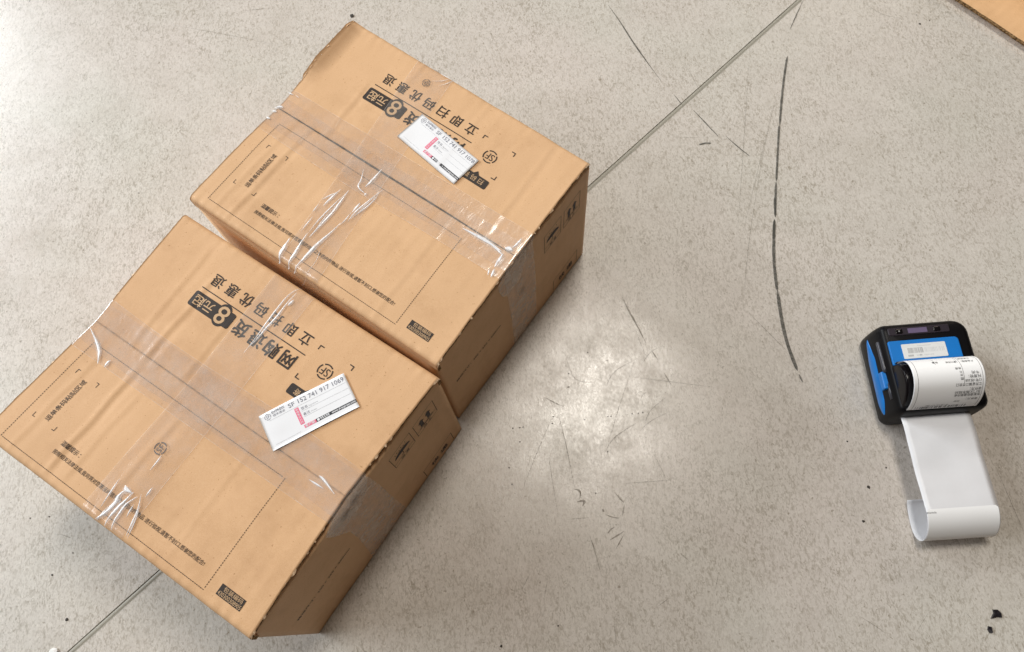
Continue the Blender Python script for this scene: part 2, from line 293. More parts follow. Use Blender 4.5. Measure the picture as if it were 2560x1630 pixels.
M = {
    'cardB': mat_card('kraft_board_light', 1.0),
    'cardF': mat_card('kraft_board_warm', 4.0, tint=(1.0, 0.985, 0.97)),
    'wall': mat_card('kraft_board_wall', 7.0, along='y'),
    'cardC': mat_card('kraft_board_orange', 11.0, tint=(1.06, 1.0, 0.9)),
    'edge': mat_cut_edge(),
    'fray': plain('frayed_kraft_fibre', (0.74, 0.54, 0.36), 0.8, 0.1, 0.2),
    'ink': mat_ink('brown_black_ink', (0.026, 0.018, 0.014)),
    'ink2': mat_ink('thin_ink', (0.035, 0.022, 0.015), 0.6),
    'bare': plain('bare_kraft_in_print', (0.60, 0.40, 0.23), 0.65, 0.25),
    'tape': mat_tape('clear_packing_tape', 0.10, (1.0, 0.99, 0.98)),
    'tape2': mat_tape('frosted_packing_tape', 0.105, (1.0, 0.99, 0.98)),
    'tape3': mat_tape('unbonded_tape_tail', 0.30, (1.0, 0.99, 0.98)),
    'fold': mat_wrinkle_glint(),  # real creases, but their white is a painted reflection
    'glint_halo': mat_mark('painted_tape_sheen', (0.93, 0.90, 0.88), 0.30, 330, 0.38, 0.62),  # pale colour paints a soft sheen around the bright streaks
    'tapeedge_glint': mat_mark('painted_tape_edge_glint', (0.95, 0.88, 0.80), 0.6, 90, 0.42, 0.62),  # pale colour paints the highlight along the tape edges
    'tapelogo': plain('grey_tape_print', (0.13, 0.125, 0.13), 0.4),
    'paper': plain('white_label_paper', (0.86, 0.87, 0.90), 0.5, 0.4, 0.02),
    'lblink': plain('grey_label_ink', (0.19, 0.20, 0.25), 0.5),
    'lblpale': plain('pale_label_ink', (0.52, 0.53, 0.56), 0.5),
    'pink': plain('pink_label_ink', (0.83, 0.17, 0.28), 0.5),
    'black': plain('black_label_ink', (0.035, 0.037, 0.045), 0.45),
    'vinyl': mat_vinyl(),
    'weld': plain('olive_weld_rod', (0.36, 0.34, 0.285), 0.5, 0.4, 0.15, 260),
    'weldline': mat_mark('weld_dirt', (0.14, 0.13, 0.10), 0.42, 120, 0.35, 0.65),
    'under': plain('dark_subfloor', (0.09, 0.085, 0.075), 0.8),
    'scuff': mat_mark('rubber_scuff', (0.085, 0.083, 0.07), 0.78, 150, 0.25, 0.6),
    'smudge': mat_mark('brown_smudge', (0.22, 0.185, 0.13), 0.62, 260, 0.35, 0.7),
    'scratch': mat_mark('fine_scratch', (0.2, 0.175, 0.13), 0.5, 500),
    'dot': plain('dark_dirt', (0.05, 0.042, 0.034), 0.7),
    'flake': plain('black_plastic_flake', (0.016, 0.014, 0.018), 0.35),
    'crumb': plain('white_paper_crumb', (0.85, 0.85, 0.83), 0.6),
    'pblack': plain('black_printer_plastic', (0.004, 0.004, 0.005), 0.42, 0.16, 0.3, 2500),
    'pglossy': plain('glossy_black_plastic', (0.005, 0.004, 0.005), 0.22, 0.25),
    'pgrey': plain('dark_grey_plastic', (0.045, 0.046, 0.058), 0.35),
    'bezel': plain('plum_black_bezel', (0.028, 0.022, 0.03), 0.3),
    'blue': plain('blue_printer_plastic', (0.003, 0.175, 0.56), 0.38, 0.45, 0.05),
    'screen': plain('unlit_lcd_glass', (0.15, 0.115, 0.20), 0.2),
    'sticker': plain('worn_white_sticker', (0.74, 0.75, 0.74), 0.4, 0.5, 0.03),
    'stkink': plain('faded_sticker_ink', (0.33, 0.33, 0.33), 0.5),
    'stkpale': plain('rubbed_sticker_ink', (0.62, 0.63, 0.63), 0.5),
    'liner': plain('greyish_release_liner', (0.76, 0.76, 0.78), 0.42, 0.4, 0.02, 200),
    'label': plain('thermal_label_white', (0.94, 0.94, 0.94), 0.42, 0.4, 0.01),
    'thermal': plain('thermal_print_grey', (0.03, 0.03, 0.03), 0.5),
    'pgtext': plain('light_grey_lettering', (0.30, 0.30, 0.30), 0.5),
}


# ------------------------------------------------------------------ mesh helpers
def tag(o, label=None, cat=None, group=None, kind=None):
    for k, v in (('label', label), ('category', cat), ('group', group), ('kind', kind)):
        if v:
            o[k] = v
    return o


def empty(name, loc=(0, 0, 0), rz=0.0):
    o = bpy.data.objects.new(name, None)
    o.empty_display_size = 0.05
    o.location = loc
    o.rotation_euler = (0, 0, rz)
    COL.objects.link(o)
    return o


def mesh_obj(name, verts, faces, mat, parent=None, smooth=False, mats=None, fmat=None):
    me = bpy.data.meshes.new(name)
    me.from_pydata([tuple(v) for v in verts], [], faces)
    for m in (mats or [mat]):
        me.materials.append(m)
    if fmat:
        me.polygons.foreach_set('material_index', fmat)
    if smooth:
        me.polygons.foreach_set('use_smooth', [True] * len(me.polygons))
    me.update()
    o = bpy.data.objects.new(name, me)
    COL.objects.link(o)
    if parent is not None:
        o.parent = parent
    return o


def sheet(name, rows, mat, parent, thick=0.0, edge=None, smooth=True, down=None):
    """Grid of points (rows x cols, metres); optional thickness along -z (or `down`)."""
    nr, nc = len(rows), len(rows[0])
    V = [p for r in rows for p in r]
    Fc = []
    fm = []
    for i in range(nr - 1):
        for j in range(nc - 1):
            Fc.append((i * nc + j, (i + 1) * nc + j, (i + 1) * nc + j + 1, i * nc + j + 1))
            fm.append(0)
    if thick:
        n0 = len(V)
        if down is None:
            V = V + [(p[0], p[1], p[2] - thick) for p in V]
        else:
            V = V + [(p[0] + down[0] * thick, p[1] + down[1] * thick, p[2] + down[2] * thick) for p in V]
        for i in range(nr - 1):
            for j in range(nc - 1):
                Fc.append((n0 + i * nc + j, n0 + i * nc + j + 1, n0 + (i + 1) * nc + j + 1, n0 + (i + 1) * nc + j))
                fm.append(0)
        for i in range(nr - 1):
            for j in (0, nc - 1):
                a, b_ = i * nc + j, (i + 1) * nc + j
                Fc.append((a, b_, n0 + b_, n0 + a))
                fm.append(1 if edge else 0)
        for j in range(nc - 1):
            for i in (0, nr - 1):
                a, b_ = i * nc + j, i * nc + j + 1
                Fc.append((a, b_, n0 + b_, n0 + a))
                fm.append(1 if edge else 0)
    o = mesh_obj(name, V, Fc, mat, parent, False, [mat, edge] if edge else None, fm if edge else None)
    if smooth:
        me = o.data
        k = (nr - 1) * (nc - 1) * (2 if thick else 1)
        me.polygons.foreach_set('use_smooth', [i < k for i in range(len(me.polygons))])
    return o


def fix_normals(o):
    bm = bmesh.new()
    bm.from_mesh(o.data)
    bmesh.ops.recalc_face_normals(bm, faces=bm.faces)
    bm.to_mesh(o.data)
    bm.free()
    return o


_tc = {}


def glyphs(body):
    """Flat outline of a string at size 1: (verts2d, faces, xmin, xmax, ymin, ymax)."""
    key = body
    if key in _tc:
        return _tc[key]
    c = bpy.data.curves.new('lettering', 'FONT')
    c.body = body
    c.size = 1.0
    c.resolution_u = 3
    o = bpy.data.objects.new('lettering', c)
    COL.objects.link(o)
    bpy.context.view_layer.update()
    me = bpy.data.meshes.new_from_object(o.evaluated_get(bpy.context.evaluated_depsgraph_get()))
    V = [(v.co.x, v.co.y) for v in me.vertices]
    Fc = [tuple(p.vertices) for p in me.polygons]
    bpy.data.meshes.remove(me)
    bpy.data.objects.remove(o)
    bpy.data.curves.remove(c)
    xs = [p[0] for p in V] or [0]
    ys = [p[1] for p in V] or [0]
    _tc[key] = (V, Fc, min(xs), max(xs), min(ys), max(ys))
    return _tc[key]


class Art:
    """Collects flat artwork (mm, x right, y up) that is later laid on a surface."""

    def __init__(self):
        self.V = []
        self.F = []

    def add(self, V, Fc):
        n = len(self.V)
        self.V += V
        self.F += [tuple(i + n for i in f) for f in Fc]
        return self

    def text(self, body, x, y, size, width=None, bold=0.0, pitch=None, rot=0.0):
        """Left end at x, baseline at y; `width` fits the whole string, `pitch` sets one cell per character."""
        items = []
        if pitch:
            for i, ch in enumerate(body):
                if ch == ' ':
                    continue
                V, Fc, a, b_, c, d = glyphs(ch)
                off = i * pitch + (pitch - (a + b_) * size) / 2
                items.append(([(off + p[0] * size, p[1] * size) for p in V], Fc))
        else:
            V, Fc, a, b_, c, d = glyphs(body)
            k = (width / ((b_ - a) * size)) if width else 1.0
            items.append(([((p[0] - a) * size * k, p[1] * size) for p in V], Fc))
        cs, sn = math.cos(rot), math.sin(rot)
        d = bold * size
        shifts = [(0, 0)] if bold <= 0 else [(0, 0), (d, 0), (-d, 0), (0, d), (0, -d)]
        for k, (dx, dy) in enumerate(shifts):
            for V, Fc in items:
                self.add([(x + cs * (p[0] + dx) - sn * (p[1] + dy), y + sn * (p[0] + dx) + cs * (p[1] + dy), 0.012 * k) for p in V], Fc)
        return self

    def poly(self, pts):
        return self.add(list(pts), [tuple(range(len(pts)))])

    def rect(self, x0, y0, x1, y1, r=0.0):
        if r <= 0:
            return self.poly([(x0, y0), (x1, y0), (x1, y1), (x0, y1)])
        P = []
        for cx, cy, a0 in ((x1 - r, y0 + r, -90), (x1 - r, y1 - r, 0), (x0 + r, y1 - r, 90), (x0 + r, y0 + r, 180)):
            for k in range(6):
                a = R(a0 + 18 * k)
                P.append((cx + r * math.cos(a), cy + r * math.sin(a)))
        return self.poly(P)

    def disc(self, cx, cy, r, n=24):
        return self.poly([(cx + r * math.cos(2 * math.pi * i / n), cy + r * math.sin(2 * math.pi * i / n)) for i in range(n)])

    def arc(self, cx, cy, r0, r1, a0, a1, n=14):
        V = []
        for i in range(n + 1):
            a = R(a0 + (a1 - a0) * i / n)
            V += [(cx + r0 * math.cos(a), cy + r0 * math.sin(a)), (cx + r1 * math.cos(a), cy + r1 * math.sin(a))]
        return self.add(V, [(2 * i, 2 * i + 1, 2 * i + 3, 2 * i + 2) for i in range(n)])

    def line(self, pts, w):
        for (xa, ya), (xb, yb) in zip(pts[:-1], pts[1:]):
            d = math.hypot(xb - xa, yb - ya) or 1
            nx, ny = -(yb - ya) / d * w / 2, (xb - xa) / d * w / 2
            ex, ey = (xb - xa) / d * w / 2, (yb - ya) / d * w / 2
            self.poly([(xa - ex + nx, ya - ey + ny), (xa - ex - nx, ya - ey - ny), (xb + ex - nx, yb + ey - ny), (xb + ex + nx, yb + ey + ny)])
        return self

    def dashes(self, a, b_, on, off, w):
        L = math.hypot(b_[0] - a[0], b_[1] - a[1])
        n = int(L / (on + off))
        for i in range(n):
            s0 = i * (on + off) / L
            s1 = s0 + on / L
            self.line([(a[0] + (b_[0] - a[0]) * s0, a[1] + (b_[1] - a[1]) * s0), (a[0] + (b_[0] - a[0]) * s1, a[1] + (b_[1] - a[1]) * s1)], w)
        return self

    def lay(self, name, surf, mat, parent, cell=2.5, up_hint=Vector((0.3, -0.3, 1))):
        """Cut the artwork into cells and map every vertex with surf(x, y) -> point."""
        bm = bmesh.new()
        vs_ = [bm.verts.new((p[0], p[1], p[2] if len(p) > 2 else 0.0)) for p in self.V]
        for f in self.F:
            try:
                bm.faces.new([vs_[i] for i in f])
            except ValueError:
                pass
        xs = [p[0] for p in self.V]
        ys = [p[1] for p in self.V]
        for ax, lo, hi in ((0, min(xs), max(xs)), (1, min(ys), max(ys))):
            k = math.floor(lo / cell) * cell + cell
            while k < hi:
                co = [0, 0, 0]
                no = [0, 0, 0]
                co[ax] = k
                no[ax] = 1
                bmesh.ops.bisect_plane(bm, geom=bm.verts[:] + bm.edges[:] + bm.faces[:], plane_co=co, plane_no=no)
                k += cell
        for v in bm.verts:
            x, y, l = v.co
            p = Vector(surf(x, y))
            if l > 1e-6:
                nn = (Vector(surf(x + 0.3, y)) - p).cross(Vector(surf(x, y + 0.3)) - p)
                if nn.length > 0:
                    c3 = -1 if nn.dot(up_hint) < 0 else 1
                    p = p + nn.normalized() * (c3 * l * MM)
            v.co = p
        me = bpy.data.meshes.new(name)
        bm.to_mesh(me)
        bm.free()
        me.materials.append(mat)
        o = bpy.data.objects.new(name, me)
        COL.objects.link(o)
        o.parent = parent
        return o


def sf_ring(art, x, y, r, sign=1, rot=0.0):
    """Round emblem: broken ring with the two letters inside."""
    cs, sn = math.cos(rot), math.sin(rot)
    for k in range(4):
        art.arc(x, y, r * 0.84, r, 52 + 90 * k + math.degrees(rot), 52 + 90 * k + 76 + math.degrees(rot))
    V, Fc, a, b_, c, d = glyphs('SF')
    s = r * 1.12 / (b_ - a)
    W = [((p[0] - (a + b_) / 2) * s, (p[1] - (c + d) / 2) * s * 1.1) for p in V]
    art.add([(x + cs * p[0] - sn * p[1], y + sn * p[0] + cs * p[1]) for p in W], Fc)


def lerp(a, b_, t):
    return a + (b_ - a) * t


def nz(x, y, z=0.0):
    return noise.noise(Vector((x, y, z)))


def ribbon(pts, width, taper=True, n=24, slope=2.6):
    """Smooth ribbon outline around a polyline of (x, y): list of (left, right, s)."""
    P = [Vector(p) for p in pts]
    if len(P) > 2:
        Q = []
        for i in range(len(P) - 1):
            p0, p1, p2, p3 = P[max(i - 1, 0)], P[i], P[i + 1], P[min(i + 2, len(P) - 1)]
            for k in range(6):
                t = k / 6
                Q.append(0.5 * ((2 * p1) + (p2 - p0) * t + (2 * p0 - 5 * p1 + 4 * p2 - p3) * t * t + (3 * p1 - p0 - 3 * p2 + p3) * t ** 3))
        Q.append(P[-1])
        P = Q
    else:
        P = [P[0].lerp(P[1], k / 8) for k in range(9)]
    out = []
    m = len(P)
    for i, p in enumerate(P):
        d = (P[min(i + 1, m - 1)] - P[max(i - 1, 0)])
        d = d.normalized() if d.length > 1e-9 else Vector((1, 0))
        nrm = Vector((-d.y, d.x))
        s = i / (m - 1)
        w = width / 2 * ((min(1, slope * s, slope * (1 - s)) * 0.9 + 0.1) if taper else 1)
        out.append((p + nrm * w, p, p - nrm * w, s))
    return out


# ------------------------------------------------------------------ floor
floor = mesh_obj('floor', [(-3, -2.5, -0.006), (3, -2.5, -0.006), (3, 3.5, -0.006), (-3, 3.5, -0.006)], [(0, 1, 2, 3)], M['under'])
tag(floor, kind='structure')

SA, SB = Vector((-0.4905, 0.0335)), Vector((0.4467, 0.7335))      # two points on the welded joint
sd = (SB - SA).normalized()
sn_ = Vector((-sd.y, sd.x))


def seam_pt(t, off):
    p = SA + sd * t + sn_ * off
    return p


for side in (1, -1):
    rows = []
    for k in range(41):
        t = -2.6 + 6.0 * k / 40
        a = seam_pt(t, side * 0.0029)
        b2 = seam_pt(t, side * 3.0)
        rows.append([(a.x, a.y, 0.0), (b2.x, b2.y, 0.0)])
    if side < 0:
        rows = [list(reversed(r)) for r in rows]
    sheet('vinyl_sheet', rows, M['vinyl'], floor, 0.003, smooth=False)
rows = []
for k in range(240):
    t = -1.3 + 3.4 * k / 239
    w0 = 0.0029 + 0.0004 * nz(t * 30, 1.0)
    w1 = 0.0029 + 0.0004 * nz(t * 34, 5.0)
    pts = []
    for f, z in ((-w0, -0.0012), (-w0 * 0.6, -0.0004), (0, -0.0002), (w1 * 0.6, -0.0004), (w1, -0.0012)):
        p = seam_pt(t, f)
        pts.append((p.x, p.y, z))
    rows.append(pts)
sheet('weld_strip', rows, M['weld'], floor, 0.002)
for off in (-0.0030, 0.0028):
    rows = []
    for k in range(300):
        t = -0.9 + 2.6 * k / 299
        w = 0.00038 * (0.35 + 1.1 * abs(nz(t * 14, off * 900)))
        c = off + 0.0004 * nz(t * 9, off * 400)
        a, b2 = seam_pt(t, c - w), seam_pt(t, c + w)
        rows.append([(a.x, a.y, 0.00035), (b2.x, b2.y, 0.00035)])
    sheet('joint_line', rows, M['weldline'], floor)

zl = 0.0004
for num, (w, pts) in enumerate(DATA['scuff']):
    rb = ribbon(pts, w * (0.9 if num < 14 else 1.0), slope=14 if 4 < num < 13 else 2.6)
    rows = [[(l.x, l.y, zl), (r_.x, r_.y, zl)] for l, c, r_, s in rb]
    for i, row in enumerate(rows):
        j = 0.12 * w * nz(i * 1.7, w * 900)
        rows[i] = [(row[0][0] + j, row[0][1] + j, zl), (row[1][0] - j, row[1][1] + j, zl)]
    sheet('scuff_mark', rows, M['scuff' if num < 14 else 'smudge'], floor)
    zl += 0.000006
for w, pts in DATA['thin']:
    rb = ribbon(pts, max(w, 0.00055))
    sheet('scratch', [[(l.x, l.y, zl), (r_.x, r_.y, zl)] for l, c, r_, s in rb], M['scratch'], floor)
    zl += 0.000004
for w, pts in DATA['dots']:
    x, y = pts[0]
    r0 = w * 0.4
    n = 9
    ph = rnd.random() * 6
    ring = [(x + r0 * (0.75 + 0.5 * rnd.random()) * math.cos(ph + 2 * math.pi * i / n), y + r0 * (0.75 + 0.5 * rnd.random()) * math.sin(ph + 2 * math.pi * i / n), 0.0003) for i in range(n)]
    mesh_obj('dirt_speck', ring + [(x, y, 0.0003 + r0 * 0.5)], [(i, (i + 1) % n, n) for i in range(n)], M['dot'], floor)


# ------------------------------------------------------------------ cartons
H = 197.2            # top of the flaps, mm
TH = 3.6             # board thickness
HALF = 126.0


class Carton:
    def __init__(self, name, box, corn, card, seed, gap, lower_dv, upper_d, creases, curl):
        self.o = empty(name, (box[0], box[1], 0), box[2])
        self.c = [Vector(p) for p in corn]
        self.card = card
        self.seed = seed
        self.gap = gap
        self.lower_dv = lower_dv
        self.upper_d = upper_d
        self.creases = creases
        self.curl = curl
        self.grid = [[self.relief_at(2.0 * i, 2.0 * j) for i in range(151)] for j in range(127)]
        self.build()

    def relief(self, u, v):
        a = min(max(u / 2.0, 0.0), 149.9999)
        b_ = min(max(v / 2.0, 0.0), 125.9999)
        i, j = int(a), int(b_)
        p, q = a - i, b_ - j
        g = self.grid
        return (1 - q) * ((1 - p) * g[j][i] + p * g[j][i + 1]) + q * ((1 - p) * g[j + 1][i] + p * g[j + 1][i + 1])

    def relief_at(self, u, v):
        """Height of the outer paper above/below the nominal plane, mm; v runs 0..252 back to front."""
        s = self.seed
        z = 1.3 * nz(u / 70, v / 60, s) + 0.28 * nz(u / 30, v / 70, s + 5) + 0.05 * nz(u / 9, v / 40, s + 9)
        for u0, v0, v1, amp, slope in self.creases:
            if v0 - 12 < v < v1 + 12:
                f = min(1, (v - v0 + 12) / 14, (v1 + 12 - v) / 14)
                uu = u - u0 - slope * (v - (v0 + v1) / 2) - 1.5 * nz(v / 30, u0)
                z += 0.95 * f * amp * (math.exp(-(uu / 2.6) ** 2) - 0.8 * math.exp(-((uu - 5) / 4.0) ** 2))
        dv = abs(v - HALF)
        edge = min(v, 252 - v)
        z += 0.55 * math.exp(-(edge / 9) ** 2) * nz(u / 6, v / 40, s + 2)      # crinkles along the folds
        z -= 1.6 * math.exp(-(dv / 26) ** 2) * (1 if self.gap > 1 else 0.6)
        if self.curl and u < 17 and v < 88:
            f = min(1, (88 - v) / 26, (v + 4) / 16)
            z += f * 6.0 * (1 - u / 17) ** 2
        return z

    def xy(self, u, v):
        """Plan position (local mm) of a point of the closed top."""
        a, b_, c, d, e, f = self.c
        U = u / 300
        if v <= HALF:
            V = v / HALF
            p = (1 - V) * ((1 - U) * a + U * b_) + V * ((1 - U) * c + U * d)
        else:
            V = (v - HALF) / HALF
            p = (1 - V) * ((1 - U) * c + U * d) + V * ((1 - U) * e + U * f)
        return p

    def top(self, u, v, lift=0.0):
        p = self.xy(u, v)
        edge = min(v, 252 - v)
        z = H + self.relief(u, v)
        r = 5.0
        if edge < r:
            t = max(0.0, 1 - max(edge, 0) / r)
            z -= r * (1 - math.sqrt(max(0, 1 - t * t)))
        return (p.x * MM, p.y * MM, (z + lift) * MM)

    def flap(self, front):
        g = self.gap
        rows = []
        nu = 150
        vs_ = []
        if not front:
            vs_ = [-1, 0, 0.15, 0.5, 1.1, 2, 3.2, 4.5] + [6 + 2.0 * k for k in range(61)]
        else:
            vs_ = [HALF + 2.0 * k for k in range(61)] + [247.5, 248.8, 250, 250.9, 251.5, 251.85, 252, 253]
        for v in vs_:
            row = []
            for k in range(nu + 1):
                u = 300 * k / nu
                vv = min(max(v, 0), 252)
                if k in (0, nu):
                    j = 0.55 * nz(vv / 17, k * 3.1, self.seed) + 0.35 * nz(vv / 1.9, k, self.seed + 3)
                    u += j if k else -j
                    if self.curl and k == 0 and vv < 86:
                        u -= 2.2 * min(1, (86 - vv) / 3)
                if v == HALF:      # trimmed edges either side of the joint
                    gg = g * (0.35 + 0.65 * math.sin(math.pi * min(1, max(0, k / nu)) ** 0.9)) / 2
                    gg += 0.22 * nz(u / 5, 2.0, self.seed)
                    x, y, z = self.top(u, HALF + (gg if front else -gg))
                    if front and g < 1:
                        z -= 0.0005
                else:
                    x, y, z = self.top(u, vv)
                if v < 0 or v > 252:
                    z = (H - 16) * MM
                row.append((x, y, z))
            rows.append(row)
        o = sheet('flap', rows, self.card, self.o, TH * MM, M['edge'])
        if True:
            # board under the fold turns with it
            me = o.data
            n0 = len(me.vertices) // 2
            nc = nu + 1
            for i, v in enumerate(vs_):
                e = min(max(v, 0), 252)
                e = min(e, 252 - e)
                if e < 5:
                    t = 1 - e / 5
                    for k in range(nc):
                        p = me.vertices[n0 + i * nc + k].co
                        top = me.vertices[i * nc + k].co
                        ang = math.asin(min(1, t))
                        dy = -1 if not front else 1
                        p.y = top.y + dy * TH * MM * math.sin(ang)
                        p.z = top.z - TH * MM * math.cos(ang)
        return o

    def wall_x(self, s, z):
        """Outer face of the end wall on the u = 300 side; s from the back, z up (mm)."""
        t = s / 252
        x = 149.3 + 0.9 * math.sin(math.pi * z / 190) * math.sin(math.pi * t) + 0.5 * nz(s / 50, z / 50, self.seed + 20)
        return x

    def wall(self, s, z, lift=0.0, sgn=1):
        if sgn > 0:
            y0, y1 = lerp(self.c[1].y, self.c[5].y, 0), self.c[5].y
        else:
            y0, y1 = self.c[0].y, self.c[4].y
        y0 -= 0.5
        y1 += 0.5
        return (sgn * (self.wall_x(s, z) + lift) * MM, lerp(y0, y1, s / 252) * MM, z * MM)

    def build(self):
        self.back_flap = self.flap(False)
        self.front_flap = self.flap(True)
        # end walls roll over into the inner flaps
        for sgn in (1, -1):
            prof = [('w', z) for z in [0.3, 1.5] + [8 + (H - 18) * k / 12 for k in range(13)]]
            zt = H - TH - 1.3
            rows = []
            for k in range(49):
                s = 252 * k / 48
                row = []
                for z in [0.3, 2, 6, 20, 40, 60, 80, 100, 120, 140, 160, 175, zt - 6]:
                    p = self.wall(s, z, 0.0, sgn)
                    inn = 0.0
                    if z < 2:
                        inn = 1.2
                    row.append((p[0] - sgn * inn * MM, p[1], p[2]))
                sag = 1.4 * math.exp(-((s - 126) / 60) ** 2)
                sag += 4.5 * math.exp(-(min(s, 252 - s) / 3.2) ** 2)
                crk = 0.35 * nz(s / 9, 4.4, self.seed)
                for a in (18, 36, 54, 72, 90):
                    p = self.wall(s, zt - 6, 0.0, sgn)
                    row.append((p[0] - sgn * (6 - 6 * math.cos(R(a))) * MM, p[1], (zt - 6 + 6 * math.sin(R(a)) - (sag - crk) * a / 90) * MM))
                row.append((row[-1][0] - sgn * 70 * MM, row[-1][1], row[-1][2] - 0.0015))
                rows.append(row)
            if sgn < 0:
                rows = rows[::-1]
            w = sheet('end_wall', rows, M['wall'], self.o, 0.0)
            md = w.modifiers.new('board', 'SOLIDIFY')
            md.thickness = 0.0034
            md.offset = 1
            if sgn > 0:
                self.end_wall = w
        # long walls under the folds
        for front in (False, True):
            a, b_ = (self.c[4], self.c[5]) if front else (self.c[0], self.c[1])
            dy = 1 if front else -1
            rows = []
            for z in (0.4, 2, 30, 70, 110, 150, H - 15.5):
                row = []
                for k in range(31):
                    t = k / 30
                    p = a.lerp(b_, t)
                    x = lerp(-148.2, 148.2, t)
                    bulge = 0.6 * math.sin(math.pi * t) * math.sin(math.pi * z / 190)
                    row.append((x * MM, (p.y + dy * (0.35 - bulge + (1 if z < 2 else 0))) * MM, z * MM))
                rows.append(row)
            w = sheet('long_wall', rows, M['wall'], self.o, 0.0)
            md = w.modifiers.new('board', 'SOLIDIFY')
            md.thickness = 0.0034
            md.offset = -1 if not front else 1
        mesh_obj('bottom_panel', [(-0.144, -0.12, 0.002), (0.144, -0.12, 0.002), (0.144, 0.12, 0.002), (-0.144, 0.12, 0.002)], [(0, 1, 2, 3)], M['wall'], self.o)
        mesh_obj('inner_liner', [(-0.142, -0.118, 0.186), (0.142, -0.118, 0.186), (0.142, 0.118, 0.186), (-0.142, 0.118, 0.186)], [(0, 1, 2, 3)], M['wall'], self.o)
        self.print_top()
        self.print_wall()

    # -- printing on the flaps
    def print_top(self):
        du, dv = self.upper_d
        up = lambda x, y: self.top(x + du, y + dv, 0.28)          # x = u, y = v (upside-down lettering handled below)
        up2 = lambda x, y: self.top(x + du, y + dv, 0.40)
        # upper flap reads from the far side: text x -> -u, text y -> +v
        def T(fn, u0, v0):
            return lambda x, y: fn(u0 - x, v0 + y)
        a = Art()
        a.text('网购退货', 0, 0, 16.3, bold=0.022, pitch=18.2)
        a.lay('printed_slogan', T(up, 190.5, 56.0), M['ink'], self.back_flap)
        a = Art()
        a.text('立即扫码优惠退', 0, 0, 13.2, bold=0.012, pitch=17.6)
        a.lay('printed_slogan', T(up, 191.5, 33.2), M['ink'], self.back_flap)
        a = Art().line([(68.2, 50.0), (191.8, 50.2)], 0.9)
        a.lay('printed_rule', up, M['ink'], self.back_flap)
        a = Art().rect(66.0, 54.6, 115.2, 70.0, 2.2)
        a.lay('printed_panel', up, M['ink'], self.back_flap)
        a = Art().disc(102.4, 57.4, 7.0).disc(102.9, 65.6, 7.2)
        a.lay('printed_panel', lambda x, y: self.top(x + du, y + dv, 0.33), M['ink'], self.back_flap)
        a = Art().text('8', 0, 0, 24.5, width=11.5, bold=0.006)
        a.lay('printed_price', T(up2, 108.4, 53.3), M['bare'], self.back_flap)
        a = Art().text('元起', 0, 0, 11.2, bold=0.012, pitch=11.6)
        a.lay('printed_price', T(up2, 92.3, 58.2), M['bare'], self.back_flap)
        # frame round the scan field, emblem in its middle
        for (x, y, sx, sy) in ((197.6, 34.8, 1, 1), (235.8, 34.6, -1, 1), (235.4, 71.2, -1, -1), (197.4, 71.0, 1, -1)):
            a = Art().poly([(x + sx * 4.6, y), (x + sx * 4.6, y + sy * 0.95), (x + sx * 0.95, y + sy * 0.95), (x + sx * 0.95, y + sy * 4.6), (x, y + sy * 4.6), (x, y)])
            a.lay('printed_corner_mark', up, M['ink'], self.back_flap)
        a = Art()
        sf_ring(a, 0, 0, 7.4)
        a.lay('printed_emblem', T(up, 216.6, 52.4), M['ink'], self.back_flap)
        a = Art().rect(199.2, 75.6, 233.2, 85.6, 1.8).poly([(213.8, 75.8), (217.0, 72.0), (220.2, 75.8)])
        a.lay('printed_panel', up, M['ink'], self.back_flap)
        a = Art().text('扫码寄', 0, 0, 6.6, bold=0.004, pitch=8.4)
        a.lay('printed_caption', T(up2, 229.8, 78.0), M['bare'], self.back_flap)
        # lower flap
        lv = HALF + self.lower_dv
        lo = lambda x, y: self.top(x, lv + y, 0.28)
        lo2 = lambda x, y: self.top(x, lv + y, 0.40)
        D = lambda u0, v0, fn=lo: (lambda x, y: fn(u0 + x, v0 - y))
        a = Art()
        q = [(15.5, 14.0), (246.3, 14.0), (246.3, 115.6), (16.5, 115.6)]
        for i in range(4):
            a.dashes(q[i], q[(i + 1) % 4], 0.95, 1.15, 0.52)
        a.lay('printed_dotted_frame', lo, M['ink2'], self.front_flap)
        for (x, y, sx, sy) in ((24.4, 38.4, 1, 1), (50.8, 38.6, -1, 1), (51.2, 89.2, -1, -1), (24.4, 89.4, 1, -1)):
            a = Art().poly([(x + sx * 3.0, y), (x + sx * 3.0, y + sy * 0.55), (x + sx * 0.55, y + sy * 0.55), (x + sx * 0.55, y + sy * 4.2), (x, y + sy * 4.2), (x, y)])
            a.lay('printed_corner_mark', lo, M['ink2'], self.front_flap)
        a = Art().text('运单条码粘贴区域', 0, 0, 5.6, bold=0.005, pitch=5.32)
        a.lay('printed_notice', lambda x, y: lo(40.0 - y, 85.8 - x), M['ink2'], self.front_flap)
        a = Art().text('温馨提示：', 0, 0, 5.0, bold=0.005, pitch=4.75)
        a.lay('printed_notice', D(64.6, 93.9), M['ink2'], self.front_flap)
        a = Art().text('按照相关法律法规,我司将对您寄运的信件之外的内件物品 进行验视,请暂不封口,感谢您的配合!', 0, 0, 4.25, width=170.5, bold=0.004)
        a.lay('printed_notice', D(63.8, 102.4), M['ink2'], self.front_flap)
        a = Art().rect(256.6, 103.6, 281.0, 112.6)
        a.lay('printed_panel', lo, M['ink'], self.front_flap)
        a = Art().text('包装编码', 0, 0, 4.2, bold=0.004, width=19.0)
        a.lay('printed_code', D(260.2, 107.6, lo2), M['bare'], self.front_flap)
        a = Art().text('430300308905', 0, 0, 4.6, width=23.0)
        a.lay('printed_code', D(257.4, 111.9, lo2), M['bare'], self.front_flap)

